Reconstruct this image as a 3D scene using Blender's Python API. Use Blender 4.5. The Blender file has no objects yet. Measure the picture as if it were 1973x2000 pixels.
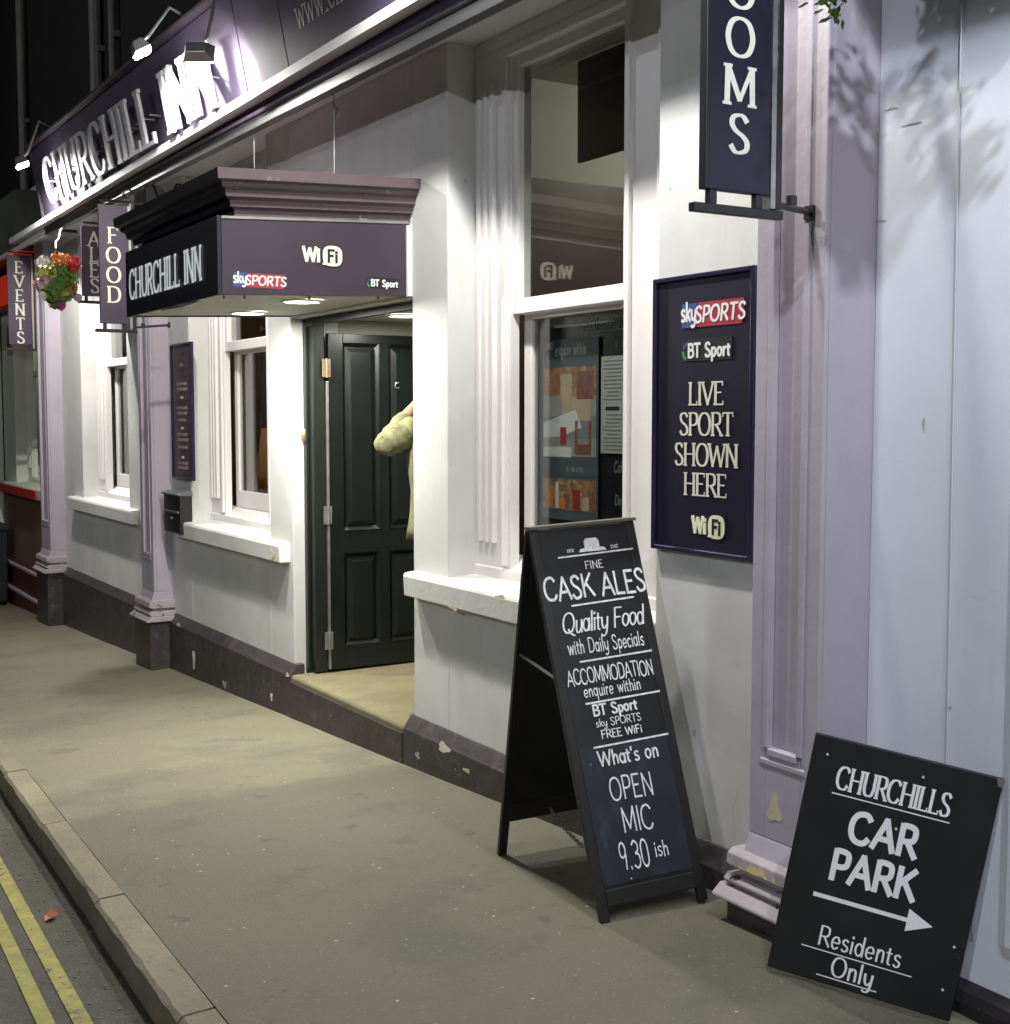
import bpy, bmesh, math, random
from mathutils import Vector, Matrix, noise
rnd = random.Random(7)
S = bpy.context.scene
COL = S.collection
rad = math.radians
# ------------------------------------------------------------------ camera
# world: camera at the origin, +Y runs along the street, +X into the wall, the pavement lies at about z = -1.7
cd = bpy.data.cameras.new('camera'); cam = bpy.data.objects.new('camera', cd); COL.objects.link(cam)
cd.sensor_width = 36; cd.sensor_fit = 'HORIZONTAL'
cd.lens = 36 * 2520.0 / 1973.0
cd.clip_start = 0.05; cd.clip_end = 400
TH, PH = rad(31.303), rad(4.199)
fw = Vector((math.sin(TH) * math.cos(PH), math.cos(TH) * math.cos(PH), -math.sin(PH)))
cam.rotation_euler = fw.to_track_quat('-Z', 'Y').to_euler()
cam.location = (0, 0, 0)
S.camera = cam
# ------------------------------------------------------------------ night sky
W = bpy.data.worlds.new('World'); S.world = W; W.use_nodes = True
nt = W.node_tree; nt.nodes.clear()
sky = nt.nodes.new('ShaderNodeTexSky'); sky.sky_type = 'NISHITA'; sky.sun_disc = False
sky.sun_elevation = rad(-4); sky.sun_rotation = rad(200)
bg = nt.nodes.new('ShaderNodeBackground'); bg.inputs[1].default_value = 0.15
wo = nt.nodes.new('ShaderNodeOutputWorld')
nt.links.new(sky.outputs[0], bg.inputs[0]); nt.links.new(bg.outputs[0], wo.inputs[0])
S.view_settings.view_transform = 'Standard'; S.view_settings.look = 'None'
S.view_settings.exposure = 0.35; S.view_settings.gamma = 1.0
S.view_settings.use_curve_mapping = False
S.render.engine = 'CYCLES'
S.cycles.use_denoising = True
S.cycles.max_bounces = 6; S.cycles.transparent_max_bounces = 12
S.cycles.sample_clamp_indirect = 4.0

# ------------------------------------------------------------------ light strengths (fixtures are built further down)
E_FLOOD_SIGN = 300; E_FLOOD_NEAR = 330; E_CANOPY = 36; E_FILL = 420; E_LOBBY = 8

# ================================================================== materials
MATS = {}
def mat(name, col, rough=.6, metal=0, crack=None, split=None, bump=0, bscale=40, var=0, vscale=3, col2=None, emit=0, ecol=None,
        spots=None, coat=0, streak=None, spec=.5):
    """procedural principled material. var: mottling; spots: list of (colour, scale, threshold, softness) wear patches"""
    m = bpy.data.materials.new(name); m.use_nodes = True
    n = m.node_tree.nodes; l = m.node_tree.links
    b = n['Principled BSDF']
    b.inputs['Base Color'].default_value = (*col, 1)
    b.inputs['Roughness'].default_value = rough; b.inputs['Metallic'].default_value = metal
    b.inputs['Specular IOR Level'].default_value = spec
    if coat: b.inputs['Coat Weight'].default_value = coat
    if emit:
        b.inputs['Emission Color'].default_value = (*(ecol or col), 1); b.inputs['Emission Strength'].default_value = emit
    geo = None
    def pos(scale=(1, 1, 1)):
        nonlocal geo
        if geo is None: geo = n.new('ShaderNodeNewGeometry')
        mp = n.new('ShaderNodeMapping'); mp.inputs['Scale'].default_value = scale
        l.new(geo.outputs['Position'], mp.inputs[0]); return mp.outputs[0]
    cur = None
    def noi(scale, detail=5, rgh=.6, sc=(1, 1, 1)):
        t = n.new('ShaderNodeTexNoise'); t.inputs['Scale'].default_value = scale
        t.inputs['Detail'].default_value = detail; t.inputs['Roughness'].default_value = rgh
        l.new(pos(sc), t.inputs['Vector']); return t.outputs['Fac']
    def mix(fac, a, bcol):
        x = n.new('ShaderNodeMix'); x.data_type = 'RGBA'
        l.new(fac, x.inputs[0])
        if isinstance(a, tuple): x.inputs[6].default_value = (*a, 1)
        else: l.new(a, x.inputs[6])
        x.inputs[7].default_value = (*bcol, 1)
        return x.outputs[2]
    def ramp(fac, lo, hi):
        r = n.new('ShaderNodeMapRange'); r.inputs[1].default_value = lo; r.inputs[2].default_value = hi
        l.new(fac, r.inputs[0]); return r.outputs[0]
    cur = tuple(col)
    if var:
        c2 = col2 or tuple(c * (1 - var) for c in col)
        cur = mix(ramp(noi(vscale), .35, .68), cur, c2)
    if streak:
        cur = mix(ramp(noi(streak[1], 6, .7, streak[2]), streak[3], streak[4]), cur, streak[0])
    for sp in (spots or []):
        cur = mix(ramp(noi(sp[1], 4, .62), sp[2], sp[2] + sp[3]), cur, sp[0])
    if crack:      # thin meandering lines: a narrow band of a noise field
        f_ = noi(crack[1], 3, .55); a_ = n.new('ShaderNodeMath'); a_.operation = 'SUBTRACT'; a_.inputs[1].default_value = .5; l.new(f_, a_.inputs[0])
        c_ = n.new('ShaderNodeMath'); c_.operation = 'ABSOLUTE'; l.new(a_.outputs[0], c_.inputs[0])
        d_ = n.new('ShaderNodeMath'); d_.operation = 'MULTIPLY'; l.new(ramp(c_.outputs[0], crack[2], 0), d_.inputs[0]); l.new(ramp(noi(crack[1] * .7, 2), .56, .66), d_.inputs[1])
        cur = mix(d_.outputs[0], cur, crack[0])
    if split:      # a tint multiplied in on the near side of a wavering line across the way
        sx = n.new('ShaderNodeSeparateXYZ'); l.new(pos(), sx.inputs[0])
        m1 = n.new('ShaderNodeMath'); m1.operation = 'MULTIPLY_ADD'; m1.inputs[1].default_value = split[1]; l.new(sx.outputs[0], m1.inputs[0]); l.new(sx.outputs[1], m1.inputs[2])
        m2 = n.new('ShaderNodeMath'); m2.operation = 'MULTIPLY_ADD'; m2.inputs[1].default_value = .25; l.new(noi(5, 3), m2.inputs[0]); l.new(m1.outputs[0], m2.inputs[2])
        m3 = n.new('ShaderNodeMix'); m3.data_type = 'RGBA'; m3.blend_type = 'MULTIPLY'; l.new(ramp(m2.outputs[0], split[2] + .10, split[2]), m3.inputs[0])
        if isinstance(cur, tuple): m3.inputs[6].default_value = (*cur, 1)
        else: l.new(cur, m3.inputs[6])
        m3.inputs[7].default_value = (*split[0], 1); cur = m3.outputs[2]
    if not isinstance(cur, tuple): l.new(cur, b.inputs['Base Color'])
    if bump:
        bp = n.new('ShaderNodeBump'); bp.inputs['Strength'].default_value = bump; bp.inputs['Distance'].default_value = .01
        l.new(noi(bscale, 6, .65), bp.inputs['Height']); l.new(bp.outputs[0], b.inputs['Normal'])
    MATS[name] = m
    return m

M_wall = mat('wall_render', (.62, .62, .61), .62, crack=((.40, .40, .39), 1.7, .004), bump=.16, bscale=9, var=.12, vscale=2.2,
             spots=[((.36, .36, .35), 16, .70, .02), ((.52, .52, .50), 1.1, .52, .2)], streak=((.52, .53, .50), 5, (1, 1, .12), .5, .8))
M_wall2 = mat('side_wall_render', (.70, .725, .80), .6, crack=((.48, .49, .52), 1.3, .0035), bump=.14, bscale=7, var=.1, vscale=1.8,
              spots=[((.48, .48, .48), 13, .72, .02), ((.64, .66, .73), 1.3, .5, .2)], streak=((.60, .61, .66), 6, (1, 1, .1), .52, .85))
M_lilac = mat('lilac_masonry_paint', (.41, .37, .43), .5, bump=.2, bscale=22, var=.07, vscale=4,
              spots=[((.37, .335, .39), 2, .5, .2), ((.50, .47, .50), 45, .74, .02)], streak=((.33, .31, .33), 7, (1, 1, .12), .58, .85))
M_plinth = mat('plinth_paint', (.050, .041, .043), .48, bump=.5, bscale=14, var=.25, vscale=5,
               spots=[((.085, .077, .075), 9, .52, .22), ((.028, .023, .024), 13, .58, .12), ((.42, .40, .38), 24, .70, .02)])
M_cap = mat('moulding_paint', (.40, .36, .38), .5, bump=.4, bscale=25, var=.12, vscale=9,
            spots=[((.045, .03, .03), 13, .62, .02), ((.62, .50, .25), 7, .64, .03)])
M_white = mat('gloss_white_woodwork', (.74, .72, .71), .34, bump=.06, bscale=35, var=.05, vscale=6,
              spots=[((.52, .50, .47), 30, .73, .02)])
M_sill = mat('sill_paint', (.70, .69, .67), .45, bump=.25, bscale=22, var=.07, vscale=6,
             spots=[((.50, .42, .24), 9, .70, .02), ((.42, .42, .41), 20, .70, .02)])
M_soffit = mat('soffit_paint', (.66, .64, .66), .6, bump=.08, bscale=12, var=.08, vscale=3)
M_fascia = mat('fascia_board_paint', (.060, .047, .082), .68, spec=.25, bump=.05, bscale=5, var=.2, vscale=2)
M_fascia_t = mat('fascia_trim_paint', (.055, .042, .062), .45, bump=.1, bscale=30, var=.2, vscale=6)
M_cornice = mat('canopy_cornice_paint', (.105, .076, .084), .42, bump=.15, bscale=30, var=.15, vscale=7, spots=[((.26, .2, .2), 16, .64, .05)])
M_canopy = mat('canopy_panel_paint', (.042, .031, .046), .4, bump=.05, bscale=12, var=.12, vscale=3)
M_cblack = mat('canopy_black_panel', (.012, .011, .018), .4, var=.3, vscale=3)
M_csoff = mat('canopy_soffit_board', (.52, .52, .46), .55, bump=.1, bscale=30, var=.12, vscale=5)
M_door = mat('black_door_paint', (.006, .009, .0085), .33, bump=.05, bscale=18, var=.3, vscale=6)
M_dframe = mat('dark_green_frame_paint', (.008, .012, .009), .42, bump=.08, bscale=40, var=.3, vscale=8)
M_steel = mat('galvanised_steel', (.42, .42, .40), .4, .8, var=.25, vscale=12)
M_brass = mat('worn_brass', (.42, .32, .2), .4, .7, var=.3, vscale=20)
M_black = mat('black_metal', (.012, .012, .013), .4, bump=.05, bscale=60)
M_navy = mat('navy_sign_board', (.009, .007, .022), .42, bump=.03, bscale=8, var=.2, vscale=4)
M_signp = mat('purple_sign_board', (.048, .036, .062), .42, var=.15, vscale=4)
M_navyf = mat('navy_sign_frame', (.02, .016, .045), .25)
M_cream = mat('cream_sign_paint', (.72, .70, .60), .5, var=.06, vscale=20)
M_letterw = mat('silver_white_letter', (.86, .86, .88), .35, var=.06, vscale=20)
M_logo = mat('pale_yellow_logo', (.80, .79, .60), .5)
M_pwhite = mat('white_print', (.78, .78, .78), .5)
M_blackp = mat('black_print', (.012, .012, .014), .5)
M_red = mat('red_print', (.36, .03, .045), .5)
M_blue = mat('blue_print', (.03, .08, .24), .5)
M_pink = mat('pale_pink_print', (.75, .5, .5), .5)
M_green = mat('green_print', (.05, .3, .1), .5)
M_orange = mat('orange_print', (.7, .25, .05), .5)
M_chalkb = mat('chalkboard_paint', (.008, .0095, .012), .42, bump=.06, bscale=30, var=.3, vscale=6,
               spots=[((.018, .021, .027), 3.2, .5, .3), ((.22, .22, .23), 34, .74, .02)])
M_chalkp = mat('smudged_chalk_panel', (.013, .018, .026), .5, var=.3, vscale=5, streak=((.04, .052, .068), 9, (1, 1, .35), .52, .8), spots=[((.05, .062, .08), 4.5, .56, .25), ((.09, .105, .12), 22, .68, .06)])
M_chalk = mat('chalk_pen', (.90, .91, .92), .7, var=.35, vscale=60, spots=[((.45, .46, .48), 150, .62, .05)])
M_wood = mat('black_stained_wood', (.014, .013, .013), .42, bump=.12, bscale=50, var=.3, vscale=10, spots=[((.18, .17, .16), 45, .73, .02)])
M_woodtop = mat('worn_top_edge', (.17, .16, .13), .55, var=.3, vscale=20)
M_yell = mat('road_line_yellow', (.30, .272, .07), .8, bump=.5, bscale=90, var=.35, vscale=14, spots=[((.10, .096, .07), 42, .60, .06), ((.2, .18, .07), 9, .5, .2), ((.085, .08, .06), 12, .62, .04)])
M_kerb = mat('kerb_stone', (.235, .215, .145), .85, bump=.9, bscale=60, var=.35, vscale=2.2, spots=[((.13, .12, .09), 30, .6, .1)])
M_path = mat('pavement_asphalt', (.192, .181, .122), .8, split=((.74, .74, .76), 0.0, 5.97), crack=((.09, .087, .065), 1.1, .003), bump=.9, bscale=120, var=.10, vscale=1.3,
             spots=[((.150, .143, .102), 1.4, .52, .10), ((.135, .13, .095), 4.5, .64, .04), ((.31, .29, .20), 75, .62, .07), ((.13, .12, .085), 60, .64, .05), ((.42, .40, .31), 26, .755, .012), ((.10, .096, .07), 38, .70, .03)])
M_road = mat('road_asphalt', (.075, .072, .054), .82, bump=1.0, bscale=95, var=.3, vscale=7,
             spots=[((.15, .145, .11), 85, .62, .06), ((.3, .3, .25), 40, .74, .02), ((.025, .026, .02), 60, .62, .08)])
M_step = mat('stone_step', (.17, .15, .08), .75, bump=.4, bscale=40, var=.2, vscale=8, spots=[((.2, .18, .12), 25, .62, .08)])
M_int = mat('interior_plaster', (.40, .41, .36), .7, var=.1, vscale=2)
M_intd = mat('interior_dark_wood', (.06, .032, .016), .45, var=.35, vscale=4)
M_intf = mat('interior_floor', (.06, .05, .04), .6)
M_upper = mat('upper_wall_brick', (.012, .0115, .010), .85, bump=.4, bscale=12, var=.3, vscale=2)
M_pipe = mat('painted_downpipe', (.16, .15, .135), .5, var=.2, vscale=8)
M_leaf = mat('geranium_leaf', (.09, .22, .03), .5, var=.5, vscale=30, col2=(.19, .30, .05))
M_leafd = mat('dark_leaf', (.025, .07, .02), .5, var=.4, vscale=30)
M_fl_red = mat('red_petal', (.60, .03, .02), .5); M_fl_or = mat('orange_petal', (.75, .30, .10), .5)
M_fl_wh = mat('white_petal', (.80, .78, .66), .5); M_fl_pk = mat('pink_petal', (.75, .45, .52), .5)
M_fl_mg = mat('magenta_petal', (.38, .06, .22), .5); M_fl_ye = mat('yellow_petal', (.68, .62, .18), .5)
M_coir = mat('coir_liner', (.22, .13, .045), .9, bump=.6, bscale=60, var=.4, vscale=20)
M_skin = mat('skin', (.42, .25, .18), .5, var=.1, vscale=8)
M_coat = mat('yellow_green_coat', (.20, .20, .095), .85, bump=1, bscale=22, var=.55, vscale=13)
M_trous = mat('dark_trousers', (.02, .022, .03), .8, bump=.3, bscale=30)
M_hair = mat('dark_hair', (.03, .02, .014), .6, bump=.6, bscale=60)
M_shoe = mat('black_shoe', (.012, .012, .012), .4)
M_lens = mat('lit_downlight', (1, 1, .92), .5, emit=14, ecol=(1, 1, .86))
M_flood = mat('lit_floodlight', (1, 1, .95), .5, emit=45, ecol=(1, .98, .86))
M_fill_lens = mat('lit_fill_lamp', (1, .97, .9), .5, emit=12, ecol=(1, .97, .9))
M_neon = mat('red_lit_sign_face', (.5, .02, .01), .5, emit=.16, ecol=(1, .05, .02))
M_redp = mat('red_gloss_paint', (.45, .05, .04), .4, var=.1, vscale=9)
M_brown = mat('brown_tiled_wall', (.17, .11, .075), .5, bump=.1, bscale=10, var=.3, vscale=3)
M_pale = mat('pale_green_wall_paint', (.62, .66, .55), .55, bump=.15, bscale=12, var=.1, vscale=3)
M_bin = mat('dark_blue_plastic', (.008, .010, .018), .5)
M_oran = mat('orange_curtain_cloth', (.50, .20, .035), .8, bump=.3, bscale=10, var=.2, vscale=9)
M_lcurt = mat('pale_net_curtain', (.30, .29, .26), .8, var=.15, vscale=9)
M_posterg = mat('slate_poster', (.10, .12, .15), .5); M_sheet = mat('bed_linen_print', (.45, .43, .44), .5, var=.3, vscale=14, col2=(.33, .31, .32))
M_tan = mat('tan_print', (.50, .30, .16), .5, var=.35, vscale=22, col2=(.22, .09, .05), spots=[((.66, .45, .22), 34, .58, .06), ((.3, .05, .04), 40, .62, .04)]); M_paper = mat('menu_paper', (.52, .54, .53), .6)
M_grey = mat('grey_print', (.26, .27, .28), .6); M_lampp = mat('lamp_glow_print', (.62, .50, .32), .5, var=.2, vscale=25, col2=(.5, .40, .32))
M_maroon = mat('maroon_print', (.24, .07, .07), .5, var=.5, vscale=45, col2=(.32, .16, .13))
M_litter = mat('fallen_leaf', (.36, .10, .04), .7, var=.3, vscale=60)
M_chip = mat('cream_undercoat', (.58, .53, .36), .7, var=.15, vscale=40)
M_chipw = mat('bare_white_plaster', (.68, .66, .58), .75, bump=.4, bscale=60, var=.1, vscale=50)
# window glass: reflective by Fresnel, otherwise see-through
def glass(name, tint):
    m = bpy.data.materials.new(name); m.use_nodes = True; n = m.node_tree.nodes; l = m.node_tree.links; n.clear()
    o = n.new('ShaderNodeOutputMaterial'); mx = n.new('ShaderNodeMixShader'); f0 = n.new('ShaderNodeLayerWeight'); f0.inputs[0].default_value = .5
    f1 = n.new('ShaderNodeMath'); f1.operation = 'POWER'; f1.inputs[1].default_value = 4.2; l.new(f0.outputs['Facing'], f1.inputs[0])
    f = n.new('ShaderNodeMath'); f.operation = 'MULTIPLY_ADD'; f.inputs[1].default_value = .88; f.inputs[2].default_value = .08; l.new(f1.outputs[0], f.inputs[0])
    t = n.new('ShaderNodeBsdfTransparent'); t.inputs[0].default_value = (*tint, 1)
    g = n.new('ShaderNodeBsdfGlossy'); g.inputs['Roughness'].default_value = .015
    l.new(f.outputs[0], mx.inputs[0]); l.new(t.outputs[0], mx.inputs[1]); l.new(g.outputs[0], mx.inputs[2]); l.new(mx.outputs[0], o.inputs[0])
    return m
M_glass = glass('window_glass', (.80, .82, .80))

# ================================================================== mesh helpers
class MB:
    def __init__(s): s.v = []; s.f = []
    def add(s, vs, fs):
        o = len(s.v); s.v += [tuple(p) for p in vs]; s.f += [tuple(i + o for i in f) for f in fs]; return s
    def box(s, x0, x1, y0, y1, z0, z1):
        v = [(x, y, z) for x in (x0, x1) for y in (y0, y1) for z in (z0, z1)]
        return s.add(v, [(0, 1, 3, 2), (4, 6, 7, 5), (0, 4, 5, 1), (2, 3, 7, 6), (0, 2, 6, 4), (1, 5, 7, 3)])
    def prism(s, pts, axis, a, b, slope=0.0):
        """pts: closed 2D outline in the two remaining axes (x,z for axis y ...); extruded from a to b"""
        def mk(p, t):
            if axis == 'y': return (p[0], t, p[1] + slope * t)
            if axis == 'x': return (t, p[0], p[1])
            return (p[0], p[1], t)
        n = len(pts); v = [mk(p, a) for p in pts] + [mk(p, b) for p in pts]
        f = [(i, (i + 1) % n, n + (i + 1) % n, n + i) for i in range(n)] + [tuple(range(n))[::-1], tuple(range(n, 2 * n))]
        return s.add(v, f)
    def quad(s, a, b, c, d): return s.add([a, b, c, d], [(0, 1, 2, 3)])
    def slab(s, c4, n, t):
        """flat quad c4 with thickness t along -n"""
        c = [Vector(p) for p in c4]; q = [p - Vector(n) * t for p in c]
        return s.add(c + q, [(0, 1, 2, 3), (7, 6, 5, 4), (0, 4, 5, 1), (1, 5, 6, 2), (2, 6, 7, 3), (3, 7, 4, 0)])
    def tube(s, pts, r, n=8, caps=True):
        pts = [Vector(p) for p in pts]; rings = []
        rr = r if isinstance(r, (list, tuple)) else [r] * len(pts)
        prev = None
        for i, p in enumerate(pts):
            d = (pts[min(i + 1, len(pts) - 1)] - pts[max(i - 1, 0)]).normalized()
            ref = Vector((0, 0, 1)) if abs(d.z) < .9 else Vector((1, 0, 0))
            a = d.cross(ref).normalized() if prev is None else (prev - d * prev.dot(d)).normalized()
            prev = a; b = d.cross(a)
            rings.append([p + (a * math.cos(2 * math.pi * k / n) + b * math.sin(2 * math.pi * k / n)) * rr[i] for k in range(n)])
        v = [q for r_ in rings for q in r_]; f = []
        for i in range(len(rings) - 1):
            for k in range(n): f.append((i * n + k, i * n + (k + 1) % n, (i + 1) * n + (k + 1) % n, (i + 1) * n + k))
        if caps: f += [tuple(range(n))[::-1], tuple(range((len(rings) - 1) * n, len(rings) * n))]
        return s.add(v, f)
    def ell(s, c, r, nu=10, nv=7):
        v = []; f = []
        for j in range(nv + 1):
            a = math.pi * j / nv
            for i in range(nu):
                b = 2 * math.pi * i / nu
                v.append((c[0] + r[0] * math.sin(a) * math.cos(b), c[1] + r[1] * math.sin(a) * math.sin(b), c[2] + r[2] * math.cos(a)))
        for j in range(nv):
            for i in range(nu): f.append((j * nu + i, (j + 1) * nu + i, (j + 1) * nu + (i + 1) % nu, j * nu + (i + 1) % nu))
        return s.add(v, f)
    def xf(s, M):
        s.v = [tuple(M @ Vector(p)) for p in s.v]; return s

WL = {}
def wloc(o):
    return WL.get(o, Vector((0, 0, 0)))
def link(name, mb, m, parent=None, bevel=0, smooth=False, mods=None):
    me = bpy.data.meshes.new(name); me.from_pydata(mb.v, [], mb.f); me.update()
    bm = bmesh.new(); bm.from_mesh(me); bmesh.ops.recalc_face_normals(bm, faces=bm.faces); bm.to_mesh(me); bm.free()
    for mm in (m if isinstance(m, list) else [m]): me.materials.append(mm)
    if smooth:
        for p in me.polygons: p.use_smooth = True
    o = bpy.data.objects.new(name, me); COL.objects.link(o)
    if parent is not None:
        o.parent = parent; o.matrix_parent_inverse = Matrix.Translation(-wloc(parent))
    if bevel:
        b = o.modifiers.new('bevel', 'BEVEL'); b.width = bevel; b.segments = 2; b.limit_method = 'ANGLE'
    return o
def tag(o, label, cat, group=None):
    o['label'] = label; o['category'] = cat
    if group: o['group'] = group
    return o
def thing(name, label, cat, loc, group=None):
    o = bpy.data.objects.new(name, None); COL.objects.link(o); o.location = loc; o.empty_display_size = .1
    WL[o] = Vector(loc); return tag(o, label, cat, group)
def struct(o): o['kind'] = 'structure'; return o
def stuff(o): o['kind'] = 'stuff'; return o

# ================================================================== stroke lettering
# every glyph: advance width, then strokes; 'S' straight, 'C' smooth curve, 'O' closed curve. cap height = 1
G = {}
def g(ch, w, *st): G[ch] = (w, [(s[0], [tuple(map(float, p.split(','))) for p in s[1:].split()]) for s in st])
g('A', .84, 'S.04,0 .42,1', 'S.42,1 .80,0', 'S.17,.34 .67,.34')
g('B', .70, 'S.12,0 .12,1', 'C.12,1 .40,1 .58,.90 .58,.66 .42,.54 .12,.53', 'C.12,.53 .44,.53 .64,.42 .64,.12 .42,0 .12,0')
g('C', .82, 'C.74,.80 .60,.97 .42,1 .20,.92 .06,.68 .06,.32 .20,.08 .42,0 .62,.04 .76,.22')
g('D', .84, 'S.12,0 .12,1', 'C.12,1 .42,1 .68,.86 .77,.5 .68,.14 .42,0 .12,0')
g('E', .70, 'S.12,0 .12,1', 'S.12,1 .60,1', 'S.12,.53 .50,.53', 'S.12,0 .63,0')
g('F', .66, 'S.12,0 .12,1', 'S.12,1 .60,1', 'S.12,.52 .50,.52')
g('H', .86, 'S.12,0 .12,1', 'S.74,0 .74,1', 'S.12,.52 .74,.52')
g('I', .26, 'S.13,0 .13,1')
g('K', .78, 'S.12,0 .12,1', 'S.12,.40 .66,1', 'S.30,.60 .74,0')
g('L', .66, 'S.12,0 .12,1', 'S.12,0 .60,0')
g('M', 1.0, 'S.10,0 .12,1', 'S.12,1 .50,.12', 'S.50,.12 .88,1', 'S.88,1 .90,0')
g('N', .84, 'S.12,0 .12,1', 'S.12,1 .72,0', 'S.72,0 .72,1')
g('O', .90, 'O.45,1 .18,.88 .06,.5 .18,.12 .45,0 .72,.12 .84,.5 .72,.88')
g('P', .68, 'S.12,0 .12,1', 'C.12,1 .42,1 .60,.90 .60,.58 .42,.46 .12,.46')
g('Q', .92, 'O.45,1 .18,.88 .06,.5 .18,.12 .45,0 .72,.12 .84,.5 .72,.88', 'C.42,.2 .66,-.06 .92,-.16')
g('R', .76, 'S.12,0 .12,1', 'C.12,1 .42,1 .60,.90 .60,.60 .42,.48 .12,.48', 'S.36,.48 .72,0')
g('S', .66, 'C.58,.82 .46,.97 .32,1 .14,.93 .10,.75 .22,.58 .44,.45 .58,.28 .54,.08 .34,0 .18,.03 .06,.20')
g('T', .74, 'S.37,0 .37,1', 'S.04,1 .70,1')
g('U', .82, 'C.12,1 .12,.6 .12,.3 .22,.06 .42,0 .62,.06 .72,.3 .72,.6 .72,1')
g('V', .82, 'S.04,1 .42,0', 'S.42,0 .78,1')
g('W', 1.15, 'S.04,1 .30,0', 'S.30,0 .58,.9', 'S.58,.9 .86,0', 'S.86,0 1.12,1')
g('a', .58, 'O.28,.62 .10,.50 .08,.2 .26,0 .44,.14 .46,.44', 'S.48,.62 .50,0')
g('c', .52, 'C.46,.50 .30,.63 .12,.52 .08,.2 .24,0 .48,.12')
g('d', .60, 'O.28,.62 .10,.50 .08,.2 .26,0 .44,.14 .46,.44', 'S.50,1 .50,0')
g('e', .56, 'C.10,.32 .48,.34 .42,.58 .26,.62 .10,.48 .08,.18 .24,0 .48,.12')
g('f', .38, 'C.38,.96 .24,1 .16,.84 .16,.4 .16,0', 'S.02,.60 .34,.60')
g('g', .58, 'O.28,.62 .10,.50 .08,.2 .26,0 .44,.14 .46,.44', 'C.50,.62 .50,0 .44,-.28 .22,-.32 .06,-.2')
g('h', .58, 'S.12,0 .12,1', 'C.12,.4 .28,.62 .44,.56 .48,.3 .48,0')
g('i', .24, 'S.12,0 .12,.60', 'S.12,.80 .12,.88')
g('k', .54, 'S.12,0 .12,1', 'S.12,.26 .46,.62', 'S.22,.36 .50,0')
g('l', .24, 'S.12,0 .12,1')
g('n', .58, 'S.12,0 .12,.62', 'C.12,.4 .28,.62 .44,.56 .48,.3 .48,0')
g('o', .58, 'O.29,.62 .10,.5 .08,.2 .29,0 .48,.2 .48,.5')
g('p', .60, 'S.12,.62 .12,-.34', 'O.32,.62 .14,.5 .12,.2 .32,0 .50,.2 .50,.5')
g('q', .60, 'O.28,.62 .10,.50 .08,.2 .26,0 .44,.14 .46,.44', 'S.50,.62 .50,-.34')
g('r', .42, 'S.12,0 .12,.62', 'C.12,.38 .24,.58 .40,.60')
g('s', .48, 'C.42,.52 .28,.62 .12,.54 .14,.38 .38,.26 .40,.08 .22,0 .06,.10')
g('t', .38, 'C.16,.86 .16,.4 .18,.06 .34,.02', 'S.02,.60 .34,.60')
g('u', .58, 'C.12,.62 .12,.24 .18,.02 .34,.02 .46,.24', 'S.48,.62 .50,0')
g('w', .80, 'S.06,.62 .24,0', 'S.24,0 .40,.56', 'S.40,.56 .58,0', 'S.58,0 .76,.62')
g('x', .52, 'S.06,.62 .46,0', 'S.46,.62 .06,0')
g('y', .56, 'C.08,.62 .12,.2 .28,.04 .44,.2', 'C.50,.62 .46,0 .38,-.26 .18,-.34 .04,-.24')
g('z', .5, 'S.06,.62 .44,.62', 'S.44,.62 .06,0', 'S.06,0 .46,0')
g('.', .24, 'S.12,.0 .12,.07'); g("'", .2, 'S.10,1 .08,.78'); g('-', .4, 'S.05,.4 .35,.4')
g('0', .66, 'O.33,1 .12,.84 .08,.5 .12,.16 .33,0 .54,.16 .58,.5 .54,.84')
g('3', .60, 'C.08,.86 .28,1 .50,.86 .46,.62 .26,.54', 'C.26,.54 .52,.46 .54,.16 .32,0 .08,.12')
g('9', .62, 'O.30,1 .10,.84 .12,.54 .32,.46 .50,.62 .48,.88', 'C.50,.9 .50,.5 .42,0')
def catmull(p, closed, k=5):
    n = len(p); out = []
    rng = range(n if closed else n - 1)
    for i in rng:
        p0 = p[(i - 1) % n] if closed or i > 0 else p[0]
        p1 = p[i]; p2 = p[(i + 1) % n]
        p3 = p[(i + 2) % n] if closed or i + 2 < n else p[-1]
        for j in range(k):
            t = j / k
            out.append(tuple(.5 * ((2 * b) + (-a + c) * t + (2 * a - 5 * b + 4 * c - d) * t * t + (-a + 3 * b - 3 * c + d) * t ** 3)
                             for a, b, c, d in zip(p0, p1, p2, p3)))
    if not closed: out.append(p[-1])
    return out
def text_width(s, track=0): return sum((G[c][0] if c in G else .42) + track for c in s) - track
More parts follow.
